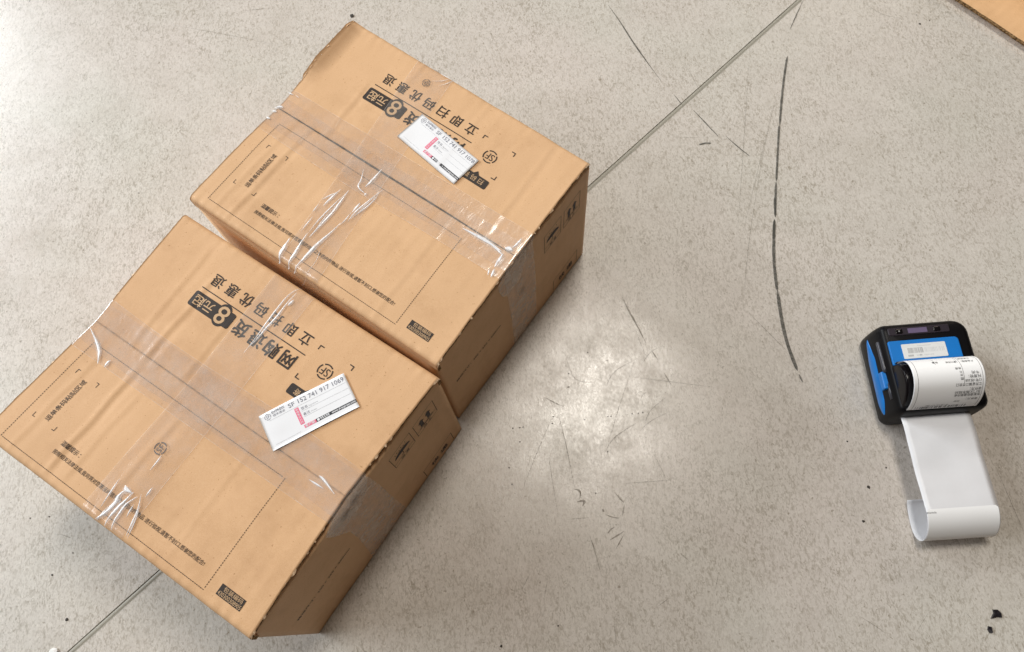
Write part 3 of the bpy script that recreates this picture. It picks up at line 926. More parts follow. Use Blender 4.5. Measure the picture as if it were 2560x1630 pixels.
    def print_wall(self):
        # x runs to the back (decreasing s), y up
        Wl = lambda x, y: self.wall(-x, y, 0.25)
        o = self.end_wall
        for s0, kind in ((45.0, 'arrows'), (80.0, 'umbrella')):
            x0, x1, y0, y1 = -s0, -s0 + 29.5, 132.5, 166.5
            a = Art()
            a.line([(x0, y0), (x1, y0), (x1, y1), (x0, y1), (x0, y0)], 0.6)
            if kind == 'arrows':
                for cx in (x0 + 9.5, x0 + 19.5):
                    a.rect(cx - 2.2, y0 + 11, cx + 2.2, y0 + 21)
                    a.poly([(cx - 4.4, y0 + 21), (cx + 4.4, y0 + 21), (cx, y0 + 27)])
                a.line([(x0 + 5, y0 + 9.2), (x0 + 24.5, y0 + 9.2)], 1.0)
                a.line([(x0, y0 + 7.4), (x1, y0 + 7.4)], 0.5)
                a.text('向上', x0 + 8, y0 + 1.6, 5.2, bold=0.01, pitch=7)
            else:
                P = [(x0 + 14.7 + 11 * math.cos(R(t)), y0 + 16 + 7.5 * math.sin(R(t))) for t in range(0, 181, 12)]
                a.poly(P)
                a.line([(x0 + 14.7, y0 + 16), (x0 + 14.7, y0 + 10.5), (x0 + 12.5, y0 + 9.6)], 0.9)
                for i in range(6):
                    a.rect(x0 + 6 + 3 * i, y0 + 25 + (i % 2) * 2, x0 + 6.8 + 3 * i, y0 + 27 + (i % 2) * 2)
                a.line([(x0, y0 + 7.4), (x1, y0 + 7.4)], 0.5)
                a.text('怕湿', x0 + 8, y0 + 1.6, 5.2, bold=0.01, pitch=7)
            a.lay('printed_handling_mark', Wl, M['ink'], o, 12)
        a = Art().line([(-63.5, 8), (-63.5, 34), (-14.5, 34), (-14.5, 8)], 0.7)
        a.text('快递', -54, 14, 12.5, bold=0.02, pitch=16)
        a.lay('printed_frame', Wl, M['ink'], o, 12)
        a = Art().text('箱规尺寸：300 × 250 × 200mm', 0, 0, 5.4, width=75, bold=0.010)
        a.lay('printed_size', lambda x, y: self.wall(237.0 - x, 101.0 + y, 0.25), M['ink'], o, 12)

    # -- tape
    def tape_top(self, name, centre, half, v0, v1, lift, mat, wrap=None, ragged=0.0):
        """Strip running front to back; centre(v) in u."""
        rows = []
        n = 90
        for k in range(n + 1):
            v = lerp(v0, v1, k / n)
            row = []
            for j in range(15):
                t = -1 + 2 * j / 14
                hw = half + ragged * nz(v / 5, t * 2, self.seed)
                u = centre(v) + t * hw
                x, y, z = self.top(u, v, lift + 0.2 * abs(nz(u / 5, v / 14, self.seed + 30)))
                row.append((x, y, z))
            rows.append(row)
        for end, dy in (((v0 <= 0.01), 1), ((v1 >= 251.9), -1)):
            if not end:
                continue
            base = rows[0] if dy > 0 else rows[-1]
            ext = []
            for d in (4, 12, 25, 45, 60):
                ext.append([(p[0], p[1] + dy * 0.0006, p[2] - d * MM) for p in base])
            rows = (ext[::-1] + rows) if dy > 0 else (rows + ext)
        return sheet(name, rows, mat, self.o)

    def tape_seam(self, name, vc, half, lift, mat, right, left=45, bridge=1.0):
        """Strip along the joint; runs down the end wall along `right` = [(s_back, s_front, z), ...]."""
        rows = []
        nv = 18
        for d in ([left, left * 0.6, left * 0.3, 8, 3.5] if left else []):
            row = []
            for j in range(nv + 1):
                v = vc(0) + (-1 + 2 * j / nv) * half
                p = self.top(0, v, lift)
                row.append((p[0] - (0.0012 if d > 3 else 0.0009), p[1], p[2] - d * MM))
            rows.append(row)
        n = 150
        for k in range(n + 1):
            u = 300 * k / n
            row = []
            for j in range(nv + 1):
                v = vc(u) + (-1 + 2 * j / nv) * half
                l = lift + 0.25 * abs(nz(u / 9, v / 4, self.seed + 41))
                dv = abs(v - HALF)
                if dv < 4 and bridge:
                    l += 0.1
                x, y, z = self.top(u, v, l)
                row.append((x, y, z))
            rows.append(row)
        last = rows[-1]
        for d, ox in ((0.9, 0.7), (2.4, 1.0), (4.2, 0.9)):
            rows.append([(p[0] + ox * MM, p[1], p[2] - d * MM) for p in last])
        tail = [rows[-1]]
        for (sa, sb, z) in right:
            tail.append([self.wall(lerp(sa, sb, j / nv), z, 0.55 + 0.5 * abs(nz(j * 0.6, z / 12, self.seed))) for j in range(nv + 1)])
        o = sheet(name, [r[::-1] for r in rows], mat, self.o)
        sheet('tape_tail', [r[::-1] for r in tail], M['tape3'], o)
        return o

    def torn_fibres(self, count):
        V, Fc = [], []
        r = random.Random(int(self.seed * 10))
        for q in range(count):
            side = 300 if r.random() < 0.75 else 0
            v = r.choice((r.uniform(2, 250), r.gauss(3, 2), r.gauss(249, 2), r.uniform(60, 100)))
            v = min(max(v, 0.5), 251.5)
            L, w = r.uniform(1.5, 7.0), r.uniform(0.4, 1.1)
            n0 = len(V)
            for k in range(4):
                t = k / 3
                vv = min(max(v + L * (t - 0.5), 0), 252)
                out = (w * math.sin(math.pi * t) * r.uniform(0.6, 1.3) + 0.2) * (1 if side else -1)
                x, y, z = self.top(side, vv, 0.25)
                x2, y2, z2 = self.top(side, vv, -0.3 - 0.6 * r.random())
                V += [(x - (0.0006 if side else -0.0006), y, z), (x2 + out * MM, y2, z2)]
            Fc += [(n0 + 2 * k, n0 + 2 * k + 1, n0 + 2 * k + 3, n0 + 2 * k + 2) for k in range(3)]
        o = mesh_obj('torn_edge_fibres', V, Fc, M['fray'], self.o)
        o['kind'] = 'stuff'

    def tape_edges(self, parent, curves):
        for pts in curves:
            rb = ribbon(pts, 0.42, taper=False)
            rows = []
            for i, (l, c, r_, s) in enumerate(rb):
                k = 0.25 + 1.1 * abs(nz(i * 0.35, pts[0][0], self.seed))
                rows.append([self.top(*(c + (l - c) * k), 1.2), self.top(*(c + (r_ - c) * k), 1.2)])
            sheet('tape_edge_glint', rows, M['tapeedge_glint'], parent)

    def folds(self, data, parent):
        """Raised tape creases, coloured white to stand for reflected light."""
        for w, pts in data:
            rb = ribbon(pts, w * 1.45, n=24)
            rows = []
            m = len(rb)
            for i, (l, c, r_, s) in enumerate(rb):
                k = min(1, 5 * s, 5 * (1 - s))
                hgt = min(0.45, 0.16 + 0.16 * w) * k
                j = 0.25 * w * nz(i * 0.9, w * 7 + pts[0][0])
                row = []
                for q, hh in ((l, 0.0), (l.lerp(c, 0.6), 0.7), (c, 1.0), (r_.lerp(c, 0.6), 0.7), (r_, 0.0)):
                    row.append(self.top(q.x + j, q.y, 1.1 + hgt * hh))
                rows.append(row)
            wr_ = sheet('tape_wrinkle_glint', rows, M['fold'], parent)
            if w > 0.45:
                soft = []
                for i, (l, c, r_, s) in enumerate(ribbon([(p[0] + 0.35 * w, p[1] + 0.2) for p in pts], w * 3.4)):
                    soft.append([self.top(*l, 1.0), self.top(*c, 1.06), self.top(*r_, 1.0)])
                sheet('tape_glint_halo', soft, M['glint_halo'], parent)  # wide faint strip, painted soft edge of the streak

    def tracking_label(self, tl, tr, number, lift):
        o0 = Vector(tl)
        ex = (Vector(tr) - o0).normalized()
        ey = Vector((-ex.y, ex.x))
        W, Hh = 80.0, 35.0
        pos = lambda x, y: o0 + ex * x + ey * y        # x along the label, y downwards on it
        warp = lambda x, y: 0.5 * math.exp(-((x - 3) ** 2 + (y - 33) ** 2) / 60) + 0.25 * nz(x / 18, y / 14, self.seed + 50)
        flat = lambda x, y, l: self.top(pos(x, y).x, pos(x, y).y, lift + l + warp(x, y))
        rows = [[flat(W * i / 32, Hh * j / 14, 0) for i in range(33)] for j in range(15)]
        lab = sheet('tracking_label', rows, M['paper'], self.o, 0.00018)
        S1 = lambda x, y: flat(x, -y, 0.10)
        S2 = lambda x, y: flat(x, -y, 0.17)
        a = Art()
        sf_ring(a, 7.0, -4.6, 2.9)
        a.text('EXPRESS', 11.3, -3.9, 3.1, width=11.6, bold=0.012)
        a.text('顺丰速运', 11.5, -6.9, 2.5, width=11.0)
        a.lay('label_emblem', S1, M['lblink'], lab, 8)
        a = Art().text('SF', 26.2, -6.6, 5.6, width=5.6, bold=0.004).text(number, 35.2, -6.6, 5.9, width=42.6, bold=0.004)
        a.lay('label_number', S1, M['lblink'], lab, 8)
        a = Art()
        for y, x0 in ((-8.7, 7), (-14.6, 35), (-20.2, 35)):
            a.line([(x0, y), (78, y)], 0.22)
        a.line([(4.5, -31), (27.5, -31)], 0.2)
        a.text('Signature', 42.0, -13.3, 1.9, width=8.5).text('Notes', 42.0, -18.9, 1.9, width=5.0)
        a.lay('label_rules', S1, M['lblpale'], lab, 8)
        a = Art().text('签名', 35, -13.4, 2.9, width=6).text('备注', 35, -19.0, 2.9, width=6)
        a.lay('label_fields', S1, M['lblink'], lab, 8)
        a = Art().rect(29.6, -25.6, 33.4, -9.6).rect(31.8, -30.0, 42.6, -27.0)
        a.lay('label_pink_tag', S1, M['pink'], lab, 8)
        a = Art().rect(42.6, -30.0, 80.0, -27.0)
        a.lay('label_black_bar', S1, M['black'], lab, 8)
        a = Art().disc(44.7, -28.5, 1.15).text('95338', 46.4, -29.4, 2.8, width=8.4, bold=0.02).text('www.sf-express.com', 57.2, -29.3, 2.7, width=21.8, bold=0.02)
        a.text('客户联', 32.6, -29.4, 2.7, width=9.0, bold=0.012)
        for i, ch in enumerate('便捷寄件扫码'):
            a.text(ch, 30.4, -12.2 - 2.5 * i, 2.3)
        a.lay('label_reversed_lettering', S2, M['paper'], lab, 8)
        return lab


cr_B = [(46, 130, 240, 0.55, 0.0), (122, 128, 235, 0.22, 0.03), (225, 135, 245, 0.25, 0.0), (62, 60, 122, 0.45, 0.05), (180, 6, 118, 0.2, 0.0), (95, 6, 40, 0.3, 0.0), (262, 8, 120, 0.25, 0.02), (28, 135, 245, 0.3, 0.0)]
cr_F = [(70, 150, 240, 0.7, 0.03), (68, 40, 122, 0.6, -0.04), (46, 20, 118, 0.35, 0.0), (110, 70, 120, 0.35, 0.0), (132, 160, 246, 0.4, 0.0), (30, 150, 245, 0.3, 0.0), (205, 150, 240, 0.22, 0.0), (88, 160, 240, 0.3, 0.02), (150, 5, 60, 0.3, 0.0)]

cB = Carton('shipping_carton', DATA['boxB'], DATA['cornB'], M['cardB'], 2.3, 1.9, 0.0, (0.0, 0.0), cr_B, True)
tag(cB.o, 'taped kraft shipping carton farther back, tracking label ending 1078 on its flap', 'carton', 'two taped shipping cartons')
cF = Carton('shipping_carton', DATA['boxF'], DATA['cornF'], M['cardF'], 8.1, 0.35, 1.8, (-2.4, -1.8), cr_F, False)
tag(cF.o, 'nearer taped kraft shipping carton, slanted tracking label ending 1069 on its flap', 'carton', 'two taped shipping cartons')

cB.torn_fibres(34)
cF.torn_fibres(34)

# far carton: strip across the top, then the joint strip, a second short piece
cB.tape_seam('seam_tape', lambda u: 121.0 + 4.0 * (1 - u / 300), 23.0, 0.58, M['tape'],
             [(99, 146, 188), (99, 146, 165), (98, 145, 130), (98, 144.5, 90), (99, 144, 50), (100, 144, 15), (101, 144, 2)], 52)
cross_B = cB.tape_top('cross_tape', lambda v: 110 + 30 * v / 252, 22.5, 0.0, 252.0, 0.80, M['tape'])
seam2_B = cB.tape_seam('seam_tape', lambda u: 134.0 + 1.5 * math.sin(u / 60), 21.0, 1.0, M['tape'],
                       [(108, 156, 188), (112, 156, 176), (118, 153, 160), (124, 147, 150)], 40)
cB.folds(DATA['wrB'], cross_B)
cB.tape_edges(cross_B, [[(110 + 30 * v / 252 + sd_ * 22.4, v) for v in range(2, 250, 8)] for sd_ in (-1, 1)])
cB.tape_edges(seam2_B, [[(u, 134.0 + 1.5 * math.sin(u / 60) + 20.9) for u in range(4, 298, 9)], [(u, 121.0 + 4.0 * (1 - u / 300) - 22.9) for u in range(4, 298, 9)]])
a = Art()
sf_ring(a, 0, 0, 4.4)
a.lay('tape_emblem', lambda x, y: cB.top(112 - x * 0.94 - y * 0.3, 20 + y * 0.94 - x * 0.3, 1.35), M['tapelogo'], cross_B)
a = Art()
sf_ring(a, 0, 0, 5.2)
a.lay('tape_emblem', lambda x, y: cB.wall(123 - x, 118 + y, 1.3), M['tapelogo'], seam2_B)
cB.tracking_label((131.6, 51.7), (210.7, 62.8), '152 741 917 1078', 1.35)

cF.tape_seam('seam_tape', lambda u: 130.5 - 3 * u / 300, 23.0, 0.58, M['tape'],
             [(101, 160, 188), (101, 158, 172), (101, 148, 137), (102, 150, 100), (102.5, 155, 60), (102.5, 160, 20), (103, 162, 4)], 55)
cross_F = cF.tape_top('cross_tape', lambda v: 139 + 2.5 * v / 252, 22.8, 0.0, 252.0, 0.80, M['tape'])
seam2_F = cF.tape_seam('seam_tape', lambda u: 124.0 + 2 * math.sin(u / 50), 21.5, 1.0, M['tape2'],
                       [(104, 158, 188), (108, 157, 178), (114, 154, 166), (122, 148, 158)], 40)
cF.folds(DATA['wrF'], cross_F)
cF.tape_edges(cross_F, [[(139 + 2.5 * v / 252 + sd_ * 22.7, v) for v in range(2, 250, 8)] for sd_ in (-1, 1)])
cF.tape_edges(seam2_F, [[(u, 130.5 - 3 * u / 300 + 22.9) for u in range(4, 298, 9)], [(u, 124.0 + 2 * math.sin(u / 50) - 21.4) for u in range(4, 298, 9)]])
a = Art()
sf_ring(a, 0, 0, 5.4)
a.lay('tape_emblem', lambda x, y: cF.top(139.4 - y, 178.9 - x, 1.5), M['tapelogo'], cross_F)
a = Art()
sf_ring(a, 0, 0, 5.0)
a.lay('tape_emblem', lambda x, y: cF.wall(123 - x, 184 + y * 0.9, 1.6), M['tapelogo'], seam2_F)
a.lay('tape_emblem', lambda x, y: cF.wall(137 - x, 179 + y * 0.9, 1.6), M['tapelogo'], seam2_F)
cF.tracking_label((192.2, 113.7), (229.2, 43.1), '152 741 917 1069', 1.35)


# ------------------------------------------------------------------ flattened carton at the far right
ea, eb = Vector((0.6395, 0.6945)), Vector((0.7015, 0.6050))       # two points along its near edge
ed = (eb - ea).normalized()
en = Vector((-ed.y, ed.x))
fc = empty('flattened_carton', (ea.x, ea.y, 0), math.atan2(ed.y, ed.x))
tag(fc, 'flat sheet of orange kraft cardboard lying on the floor, upper right corner', 'cardboard')
for z0, inset in ((0.0125, 0.0), (0.0055, 0.006)):
    rows = []
    for i in range(9):
        y = inset + 0.5 * i / 8
        row = []
        for k in range(91):
            x = -0.35 + 0.62 * k / 90
            j = 0.0006 * nz(x * 160, z0 * 900) + 0.0003 * nz(x * 420, 3.0) if i == 0 else 0
            row.append((x, y + j, z0 + 0.0008 * nz(x * 9, y * 9, 3)))
        rows.append(row)
    sheet('board_layer', [r[::-1] for r in rows], M['cardC'], fc, 0.0034, M['edge'])


# ------------------------------------------------------------------ label printer
PR = empty('label_printer', (0.4325, 0.1955, 0), R(-3.4))
tag(PR, 'black and blue portable label printer standing on the floor', 'printer')


def loft(name, sections, mat, parent, cap=True, smooth=True):
    n = len(sections[0])
    V = [p for s in sections for p in s]
    Fc = []
    for i in range(len(sections) - 1):
        for j in range(n):
            Fc.append((i * n + j, i * n + (j + 1) % n, (i + 1) * n + (j + 1) % n, (i + 1) * n + j))
    if cap:
        Fc.append(tuple(range(n))[::-1])
        Fc.append(tuple((len(sections) - 1) * n + j for j in range(n)))
    o = mesh_obj(name, V, Fc, mat, parent, smooth)
    return fix_normals(o)


def rrect(x0, y0, x1, y1, rs, z, k=6):
    """Rounded rectangle loop with individual corner radii (front-left, front-right, back-right, back-left)."""
    P = []
    for (cx, cy, sx, sy, a0), r in zip(((x0, y0, 1, 1, 180), (x1, y0, -1, 1, 270), (x1, y1, -1, -1, 0), (x0, y1, 1, -1, 90)), rs):
        for i in range(k + 1):
            a = R(a0 + 90 * i / k)
            P.append(((cx + sx * r + r * math.cos(a)) * MM, (cy + sy * r + r * math.sin(a)) * MM, z * MM))
    return P


secs = []
for z, ins in ((0.6, 4.0), (2.0, 1.8), (5, 0.4), (12, 0), (30, 0.2), (41, 0.8), (47, 1.6), (51, 3.4), (53.0, 6.0), (53.6, 9)):
    rs = (max(9 - ins, 3), max(10 - ins, 3), max(17 - ins, 6), max(9 - ins, 3))
    lft = {30: 0.4, 41: 1.6, 47: 2.8, 51: 4.6, 53.0: 6.5, 53.6: 9}.get(z, ins)
    secs.append(rrect(-52.5 + lft, -52 + ins, 44.5 - ins, 48 - ins, rs, z))
body = loft('body', secs, M['pblack'], PR)

# control strip with screen and two keys at the back
bz = loft('control_bezel', [rrect(-42, 32.2, 22, 40.6, (1.5,) * 4, 52.0, 3), rrect(-42, 32.2, 22, 40.6, (1.5,) * 4, 54.1, 3), rrect(-41.4, 32.8, 21.4, 40, (1.2,) * 4, 54.5, 3)], M['bezel'], PR, smooth=False)
loft('screen', [rrect(-21.5, 33.6, -1.5, 39.0, (0.4,) * 4, 54.3, 2), rrect(-21.5, 33.6, -1.5, 39.0, (0.4,) * 4, 54.75, 2)], M['screen'], bz, smooth=False)
for x in (-31.0, 8.5):
    k = loft('key', [rrect(x - 3.6, 33.8, x + 3.6, 38.8, (1.0,) * 4, 54.3, 3), rrect(x - 3.6, 33.8, x + 3.6, 38.8, (1.0,) * 4, 55.0, 3), rrect(x - 2.8, 34.6, x + 2.8, 38.0, (1.0,) * 4, 55.3, 3)], M['pglossy'], bz, smooth=False)
    if x < 0:
        Art().disc(x, 36.4, 0.8, 12).lay('key_mark', lambda a_, b_: (a_ * MM, b_ * MM, 55.45 * MM), M['pgtext'], bz)

# blue top panel with worn sticker
bp = loft('top_panel', [rrect(-45.5, -0.5, 27.5, 26, (1.5, 1.5, 4, 2), 52.6, 4), rrect(-45.5, -0.5, 27.5, 26, (1.5, 1.5, 4, 2), 54.8, 4), rrect(-44.7, 0.3, 26.7, 25.2, (1.2, 1.2, 3.6, 1.8), 55.3, 4)], M['blue'], PR, smooth=False)
stk = loft('sticker', [rrect(-33, 5.5, 12.5, 21.5, (1.0,) * 4, 55.2, 3), rrect(-33, 5.5, 12.5, 21.5, (1.0,) * 4, 55.55, 3)], M['sticker'], bp, smooth=False)
a = Art()
x = -24.2
while x < -8:
    w = rnd.choice((0.35, 0.5, 0.8))
    a.rect(x, 15.2, x + w, 21.0)
    x += w + rnd.choice((0.4, 0.6, 0.9))
for i in range(6):
    a.rect(-25 + 1.0 * i, 11.6, -24.4 + 1.0 * i, 13.6)
a.lay('sticker_barcode', lambda x_, y_: ((x_ * 0.94 - 4.6) * MM, (y_ - 4) * MM, 55.62 * MM), M['stkink'], stk)
a = Art()
x = -7.5
while x < 15:
    w = rnd.choice((0.4, 0.7, 1.0))
    a.rect(x, 15.6, x + w, 20.4)
    x += w + rnd.choice((0.6, 0.9, 1.3))
for x0_, x1_ in ((-16, -11), (-8, -2), (-12, -9), (-1, 3)):
    a.rect(x0_, 12, x1_, 13.2)
a.rect(-13, 22.4, 2, 23.2)
a.lay('sticker_print', lambda x_, y_: ((x_ * 0.94 - 4.6) * MM, (y_ - 4) * MM, 55.62 * MM), M['stkpale'], stk)

# domed paper lid over the front half, with its hinge edges
lid_prof = [(0.0, 46), (-0.5, 58), (-2.5, 64.5), (-6, 69.5), (-12, 73.0), (-19, 74.4), (-26, 73.0), (-33, 68.6), (-39.5, 61.5), (-44.5, 52.5), (-48.5, 40), (-50.5, 31), (-51.2, 22), (-51.2, 10), (-44, 9), (-20, 20), (-4, 30)]
secs = []
for x, k in ((-46.5, 0.965), (-45.4, 0.99), (-44, 1.0), (0, 1.0), (27.5, 1.0), (29.2, 0.99), (30.3, 0.965)):
    secs.append([(x * MM, (-22 + (y + 22) * k) * MM, (30 + (z - 30) * k) * MM) for y, z in lid_prof])
lid = loft('paper_lid', secs, M['pglossy'], PR)
md = lid.modifiers.new('soften', 'BEVEL')
md.width = 0.0012
md.segments = 2
md.limit_method = 'ANGLE'
md.angle_limit = R(40)


def lid_pt(x, s):
    """Point on the dome: s = mm along the profile from the back edge."""
    acc = 0
    for (ya, za), (yb, zb) in zip(lid_prof[:-1], lid_prof[1:]):
        d = math.hypot(yb - ya, zb - za)
        if acc + d >= s:
            t = (s - acc) / d
            return (x * MM, lerp(ya, yb, t) * MM, (lerp(za, zb, t) + 0.35) * MM)
        acc += d


Art().text('XL-303Q', 0, 0, 4.2, width=17, bold=0.004).lay('lid_lettering', lambda x, y: lid_pt(-27.0 - x, 19.0 + y), M['pgtext'], lid)
loft('tear_bar', [rrect(-44, 1.0, 30, 2.0, (0.3,) * 4, 55, 2), rrect(-44, 1.0, 30, 2.0, (0.3,) * 4, 60.2, 2)], M['pgrey'], PR, smooth=False)

# left flank: blue stripe, grey rail and blue latch
rows = []
for k in range(25):
    t = k / 24
    y = lerp(42, -44, t)
    w = 8.0 * min(1, 3.2 * t + 0.02, 5 * (1 - t) + 0.25)
    mid = 30 - 3 * t
    xo = -52.0 - 0.5
    if y > 34:
        xo += (y - 34) ** 2 / 26
    if y < -39:
        xo += (-39 - y) ** 2 / 26
    rows.append([((xo + dx) * MM, y * MM, (mid - 5 + dz * w) * MM) for dz, dx in ((-1, 0.3), (-0.8, -0.6), (0, -0.9), (0.8, -0.4), (1, 0.7 + 0.02 * w))])
sheet('side_stripe', rows, M['blue'], PR)
secs = []
for y in (30, 28.8, 0, -4):
    r0 = 2.0 if y < 29 else 1.4
    secs.append([((-50.2 + 1.7 * r0 / 2 * math.cos(R(30 * i)) * 1.2) * MM, y * MM, (43.0 + r0 * 1.4 * math.sin(R(30 * i))) * MM) for i in range(12)])
loft('rail', secs, M['pgrey'], PR)
secs = []
for y in (-33, -16):
    secs.append([((-49.6 + 1.9 * math.cos(R(30 * i))) * MM, y * MM, (42.5 + 2.4 * math.sin(R(30 * i))) * MM) for i in range(12)])
loft('rail', secs, M['pgrey'], PR)
latch = loft('latch', [rrect(-55, -21.5, -47.8, -2.5, (1.2,) * 4, 36, 3), rrect(-54.8, -21.3, -48.0, -2.7, (1.2,) * 4, 42.6, 3), rrect(-54.0, -20.5, -48.8, -3.5, (1.0,) * 4, 43.4, 3)], M['blue'], PR, smooth=False)
loft('latch_grip', [rrect(-53.4, -18, -49.4, -6, (0.8,) * 4, 43.2, 3), rrect(-53.0, -17.5, -49.8, -6.5, (0.7,) * 4, 43.9, 3)], M['blue'], latch, smooth=False)


# ------------------------------------------------------------------ paper coming out of the printer
PAP = empty('label_paper_strip', (0.4251, 0.1955, 0), R(-3.8))
tag(PAP, 'white label paper strip curling out of the printer and along the floor', 'paper')
ctrl = [(0.8, 56), (0.4, 65), (-1.5, 72), (-6, 78.5), (-13.5, 82.4), (-22, 82.8), (-31, 79.2), (-38.5, 72.0), (-44, 63.0), (-47, 53.5), (-47.6, 45.0), (-45.6, 39.4),
        (-42.0, 37.6), (-41.0, 36.2), (-43.0, 34.8), (-50, 36.2), (-64, 38.2), (-82, 38.6), (-102, 38.4), (-122, 39.4), (-140, 40.6), (-150, 40.6), (-158.5, 38.0), (-166, 32.8), (-171.5, 25.0), (-173.4, 16.5), (-171.0, 8.2),
        (-164.5, 2.4), (-155, 0.8), (-145, 1.4), (-136, 3.4), (-131.5, 6.8)]


def spline(P, per=8):
    Q = []
    for i in range(len(P) - 1):
        p0, p1, p2, p3 = (Vector(P[max(i - 1, 0)]), Vector(P[i]), Vector(P[i + 1]), Vector(P[min(i + 2, len(P) - 1)]))
        for k in range(per):
            t = k / per
            Q.append(0.5 * ((2 * p1) + (p2 - p0) * t + (2 * p0 - 5 * p1 + 4 * p2 - p3) * t * t + (3 * p1 - p0 - 3 * p2 + p3) * t ** 3))
    Q.append(Vector(P[-1]))
    return Q


path = spline(ctrl)
arc = [0.0]
for i in range(1, len(path)):
    arc.append(arc[-1] + (path[i] - path[i - 1]).length)


def paper_pt(x, s, lift=0.0):
    import bisect
    i = min(max(bisect.bisect_right(arc, s) - 1, 0), len(path) - 2)
    t = (s - arc[i]) / max(arc[i + 1] - arc[i], 1e-6)
    p = path[i].lerp(path[i + 1], t)
    d = (path[i + 1] - path[i]).normalized()
    n = Vector((d.y, -d.x)) * -1
    # the outside of the curl is the printed face
    if n.y < 0 and False:
        n = -n
    q = p + Vector((-d.y, d.x)) * -lift
    wob = (0.9 * nz(s / 24, x / 30, 3.0) + 0.022 * x * math.sin((s - 120) / 30)) * max(0.0, min(1, (s - 122) / 15, (222 - s) / 20))
    return (x * MM, q.x * MM, (q.y + wob) * MM)


HW = 35.4
NS = 150
tot = arc[-1]
rows = [[paper_pt(-HW + 2 * HW * j / 12 + (0.25 * nz(tot * k / NS / 3, j) if j in (0, 12) else 0), tot * k / NS) for j in range(13)] for k in range(NS + 1)]
lin = sheet('release_liner', rows, M['liner'], PAP)
md = lin.modifiers.new('stock', 'SOLIDIFY')
md.thickness = 0.00014
md.offset = 0


def find_s(test):
    for s, p in zip(arc, path):
        if test(p, s):
            return s


s_print0, s_print1 = 3.0, find_s(lambda p, s: s > 40 and p.y < 42.0)
s_lab0 = find_s(lambda p, s: p.x < -145.0)
s_lab1 = tot - 14


def label_on(name, s0, s1, x0, x1):
    r_ = 2.0
    rows = []
    n = 44
    for k in range(n + 1):
        s = lerp(s0, s1, k / n)
        e = min(s - s0, s1 - s)
        ins = r_ - math.sqrt(max(0, r_ * r_ - (r_ - e) ** 2)) if e < r_ else 0
        rows.append([paper_pt(lerp(x0 + ins, x1 - ins, j / 10), s, 0.22) for j in range(11)])
    return sheet(name, rows, M['label'], PAP)


pl = label_on('printed_waybill', s_print0, s_print1, -34.6, 34.6)
nl = label_on('blank_waybill', s_lab0, s_lab1, -34.6, 34.6)
# the waybill reads from the far side: text x -> -x, text up -> towards the viewer
WB = lambda x, y: paper_pt(-x * 0.94, y, 0.36)
L1 = s_print1
V0 = find_s(lambda p, s: p.x < -4.5)
V1 = find_s(lambda p, s: p.x < -46.4)
SR = lambda s: V0 + (s - 6.0) * (V1 - V0) / 73.0
a = Art()
Art().line([(33.0, 4), (33.0, L1 - 3)], 0.32).lay('waybill_rule', WB, M['thermal'], pl, 4)
Art().line([(-34.5, 4), (-34.5, L1 - 3)], 0.32).lay('waybill_rule', WB, M['thermal'], pl, 4)
Art().line([(-12, V0 - 2), (-13, V0 + 6)], 0.3).lay('waybill_rule', WB, M['thermal'], pl, 4)
Art().line([(11, V0 - 2), (10.5, V0 + 7)], 0.3).lay('waybill_rule', WB, M['thermal'], pl, 4)
Art().line([(-15.0, 4), (-15.0, SR(42))], 0.32).lay('waybill_rule', WB, M['thermal'], pl, 4)
a = Art()
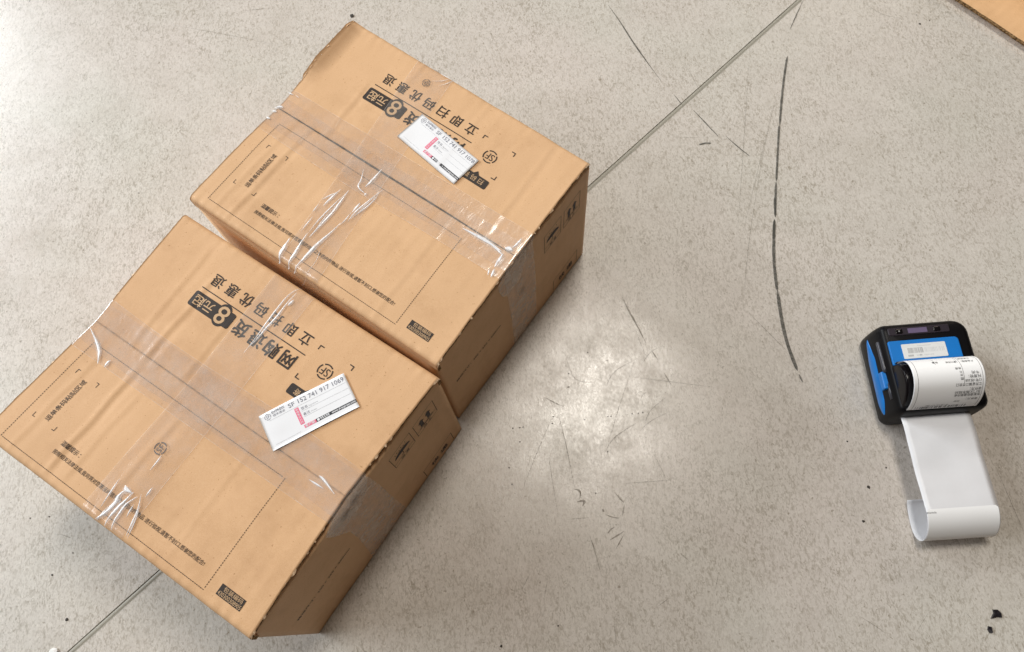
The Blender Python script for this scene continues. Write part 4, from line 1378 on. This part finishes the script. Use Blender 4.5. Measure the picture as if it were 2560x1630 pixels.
for t, x, s, sz, w in (('托寄物：', -32.5, 36.5, 3.6, 13), ('牛肉', -31.0, 31.6, 3.4, 7.5), ('12号1栋208', -33, 41.5, 3.4, 17), ('江苏省镇江市京口', -33.4, 46.6, 3.6, 27), ('收件方：', -33.4, 53.0, 3.6, 12),
                       ('北门义路东段50', -33.4, 57.4, 3.6, 27), ('张家港街道南内省', -33.4, 61.8, 3.6, 27), ('寄件方：', -32.4, 68.4, 3.2, 12), ('声明', -14.5, 71.0, 2.4, 6),
                       ('产品类型：', -30.0, 14.5, 2.8, 13), ('计费重量', -28.0, 8.5, 2.6, 12), ('寄付月结', -12.0, 14.5, 2.8, 11), ('数量', 7.0, 13.5, 2.8, 6), ('收费', -13.6, 24.6, 2.6, 6), ('件', -14, 33.4, 2.8, 3), ('元', -14, 29.6, 2.6, 3), ('费', -14.5, 38.2, 3.0, 3.4)):
    V, Fc, x0_, x1_, y0_, y1_ = glyphs(t)
    k = w / ((x1_ - x0_) * sz)
    # reading up = towards the printer's front (growing s)
    a.add([(x + (p[0] - x0_) * sz * k, SR(s) + p[1] * sz - sz) for p in V], Fc)
a.lay('waybill_lettering', WB, M['thermal'], pl, 4)
Art().text('SF 152 741 917 1061', 0, 0, 2.3, width=24).lay('waybill_number', lambda x, y: WB(x - 4, SR(74.0) + y), M['thermal'], pl, 4)
a = Art()
x = -24
while x < 30:
    w = rnd.choice((0.3, 0.5, 0.5, 0.9))
    a.rect(x, SR(77), x + w, SR(83))
    x += w + rnd.choice((0.35, 0.5, 0.9, 1.6))
a.lay('waybill_barcode', WB, M['thermal'], pl, 4)
a = Art().text('9ZHX-MCNS', 0, 0, 2.2, width=9.5)
a.lay('blank_waybill_mark', lambda x, y: paper_pt(-26.0 - x, s_lab0 + 2.6 + y, 0.36), M['thermal'], nl, 4)


# ------------------------------------------------------------------ litter on the floor
def flake(name, pts, mat, thick, label, cat, group=None):
    c = Vector((sum(p[0] for p in pts) / len(pts), sum(p[1] for p in pts) / len(pts)))
    n = len(pts)
    V = [(p[0] - c.x, p[1] - c.y, 0.0002) for p in pts] + [(0.92 * (p[0] - c.x), 0.92 * (p[1] - c.y), thick * (0.6 + 0.7 * rnd.random())) for p in pts]
    V.append((0, 0, thick))
    Fc = [(i, (i + 1) % n, n + (i + 1) % n, n + i) for i in range(n)] + [(n + i, n + (i + 1) % n, 2 * n) for i in range(n)]
    o = mesh_obj(name, V, Fc, mat)
    o.location = (c.x, c.y, 0)
    tag(o, label, cat, group)
    return o


flake('plastic_flake', DATA['flakes'][0], M['flake'], 0.0022, 'larger jagged black flake on the floor, lower right corner', 'debris', 'black flakes on the floor')
flake('plastic_flake', DATA['flakes'][1], M['flake'], 0.0018, 'smaller narrow black flake just below the larger jagged one, lower right', 'debris', 'black flakes on the floor')
flake('plastic_flake', DATA['flakes'][2], M['dot'], 0.0014, 'tiny dark chip on the floor behind the far corner of the farther carton', 'debris', 'black flakes on the floor')
flake('paper_crumb', DATA['crumb'], M['crumb'], 0.003, 'white paper crumb on the welded floor joint, lower left corner', 'debris')
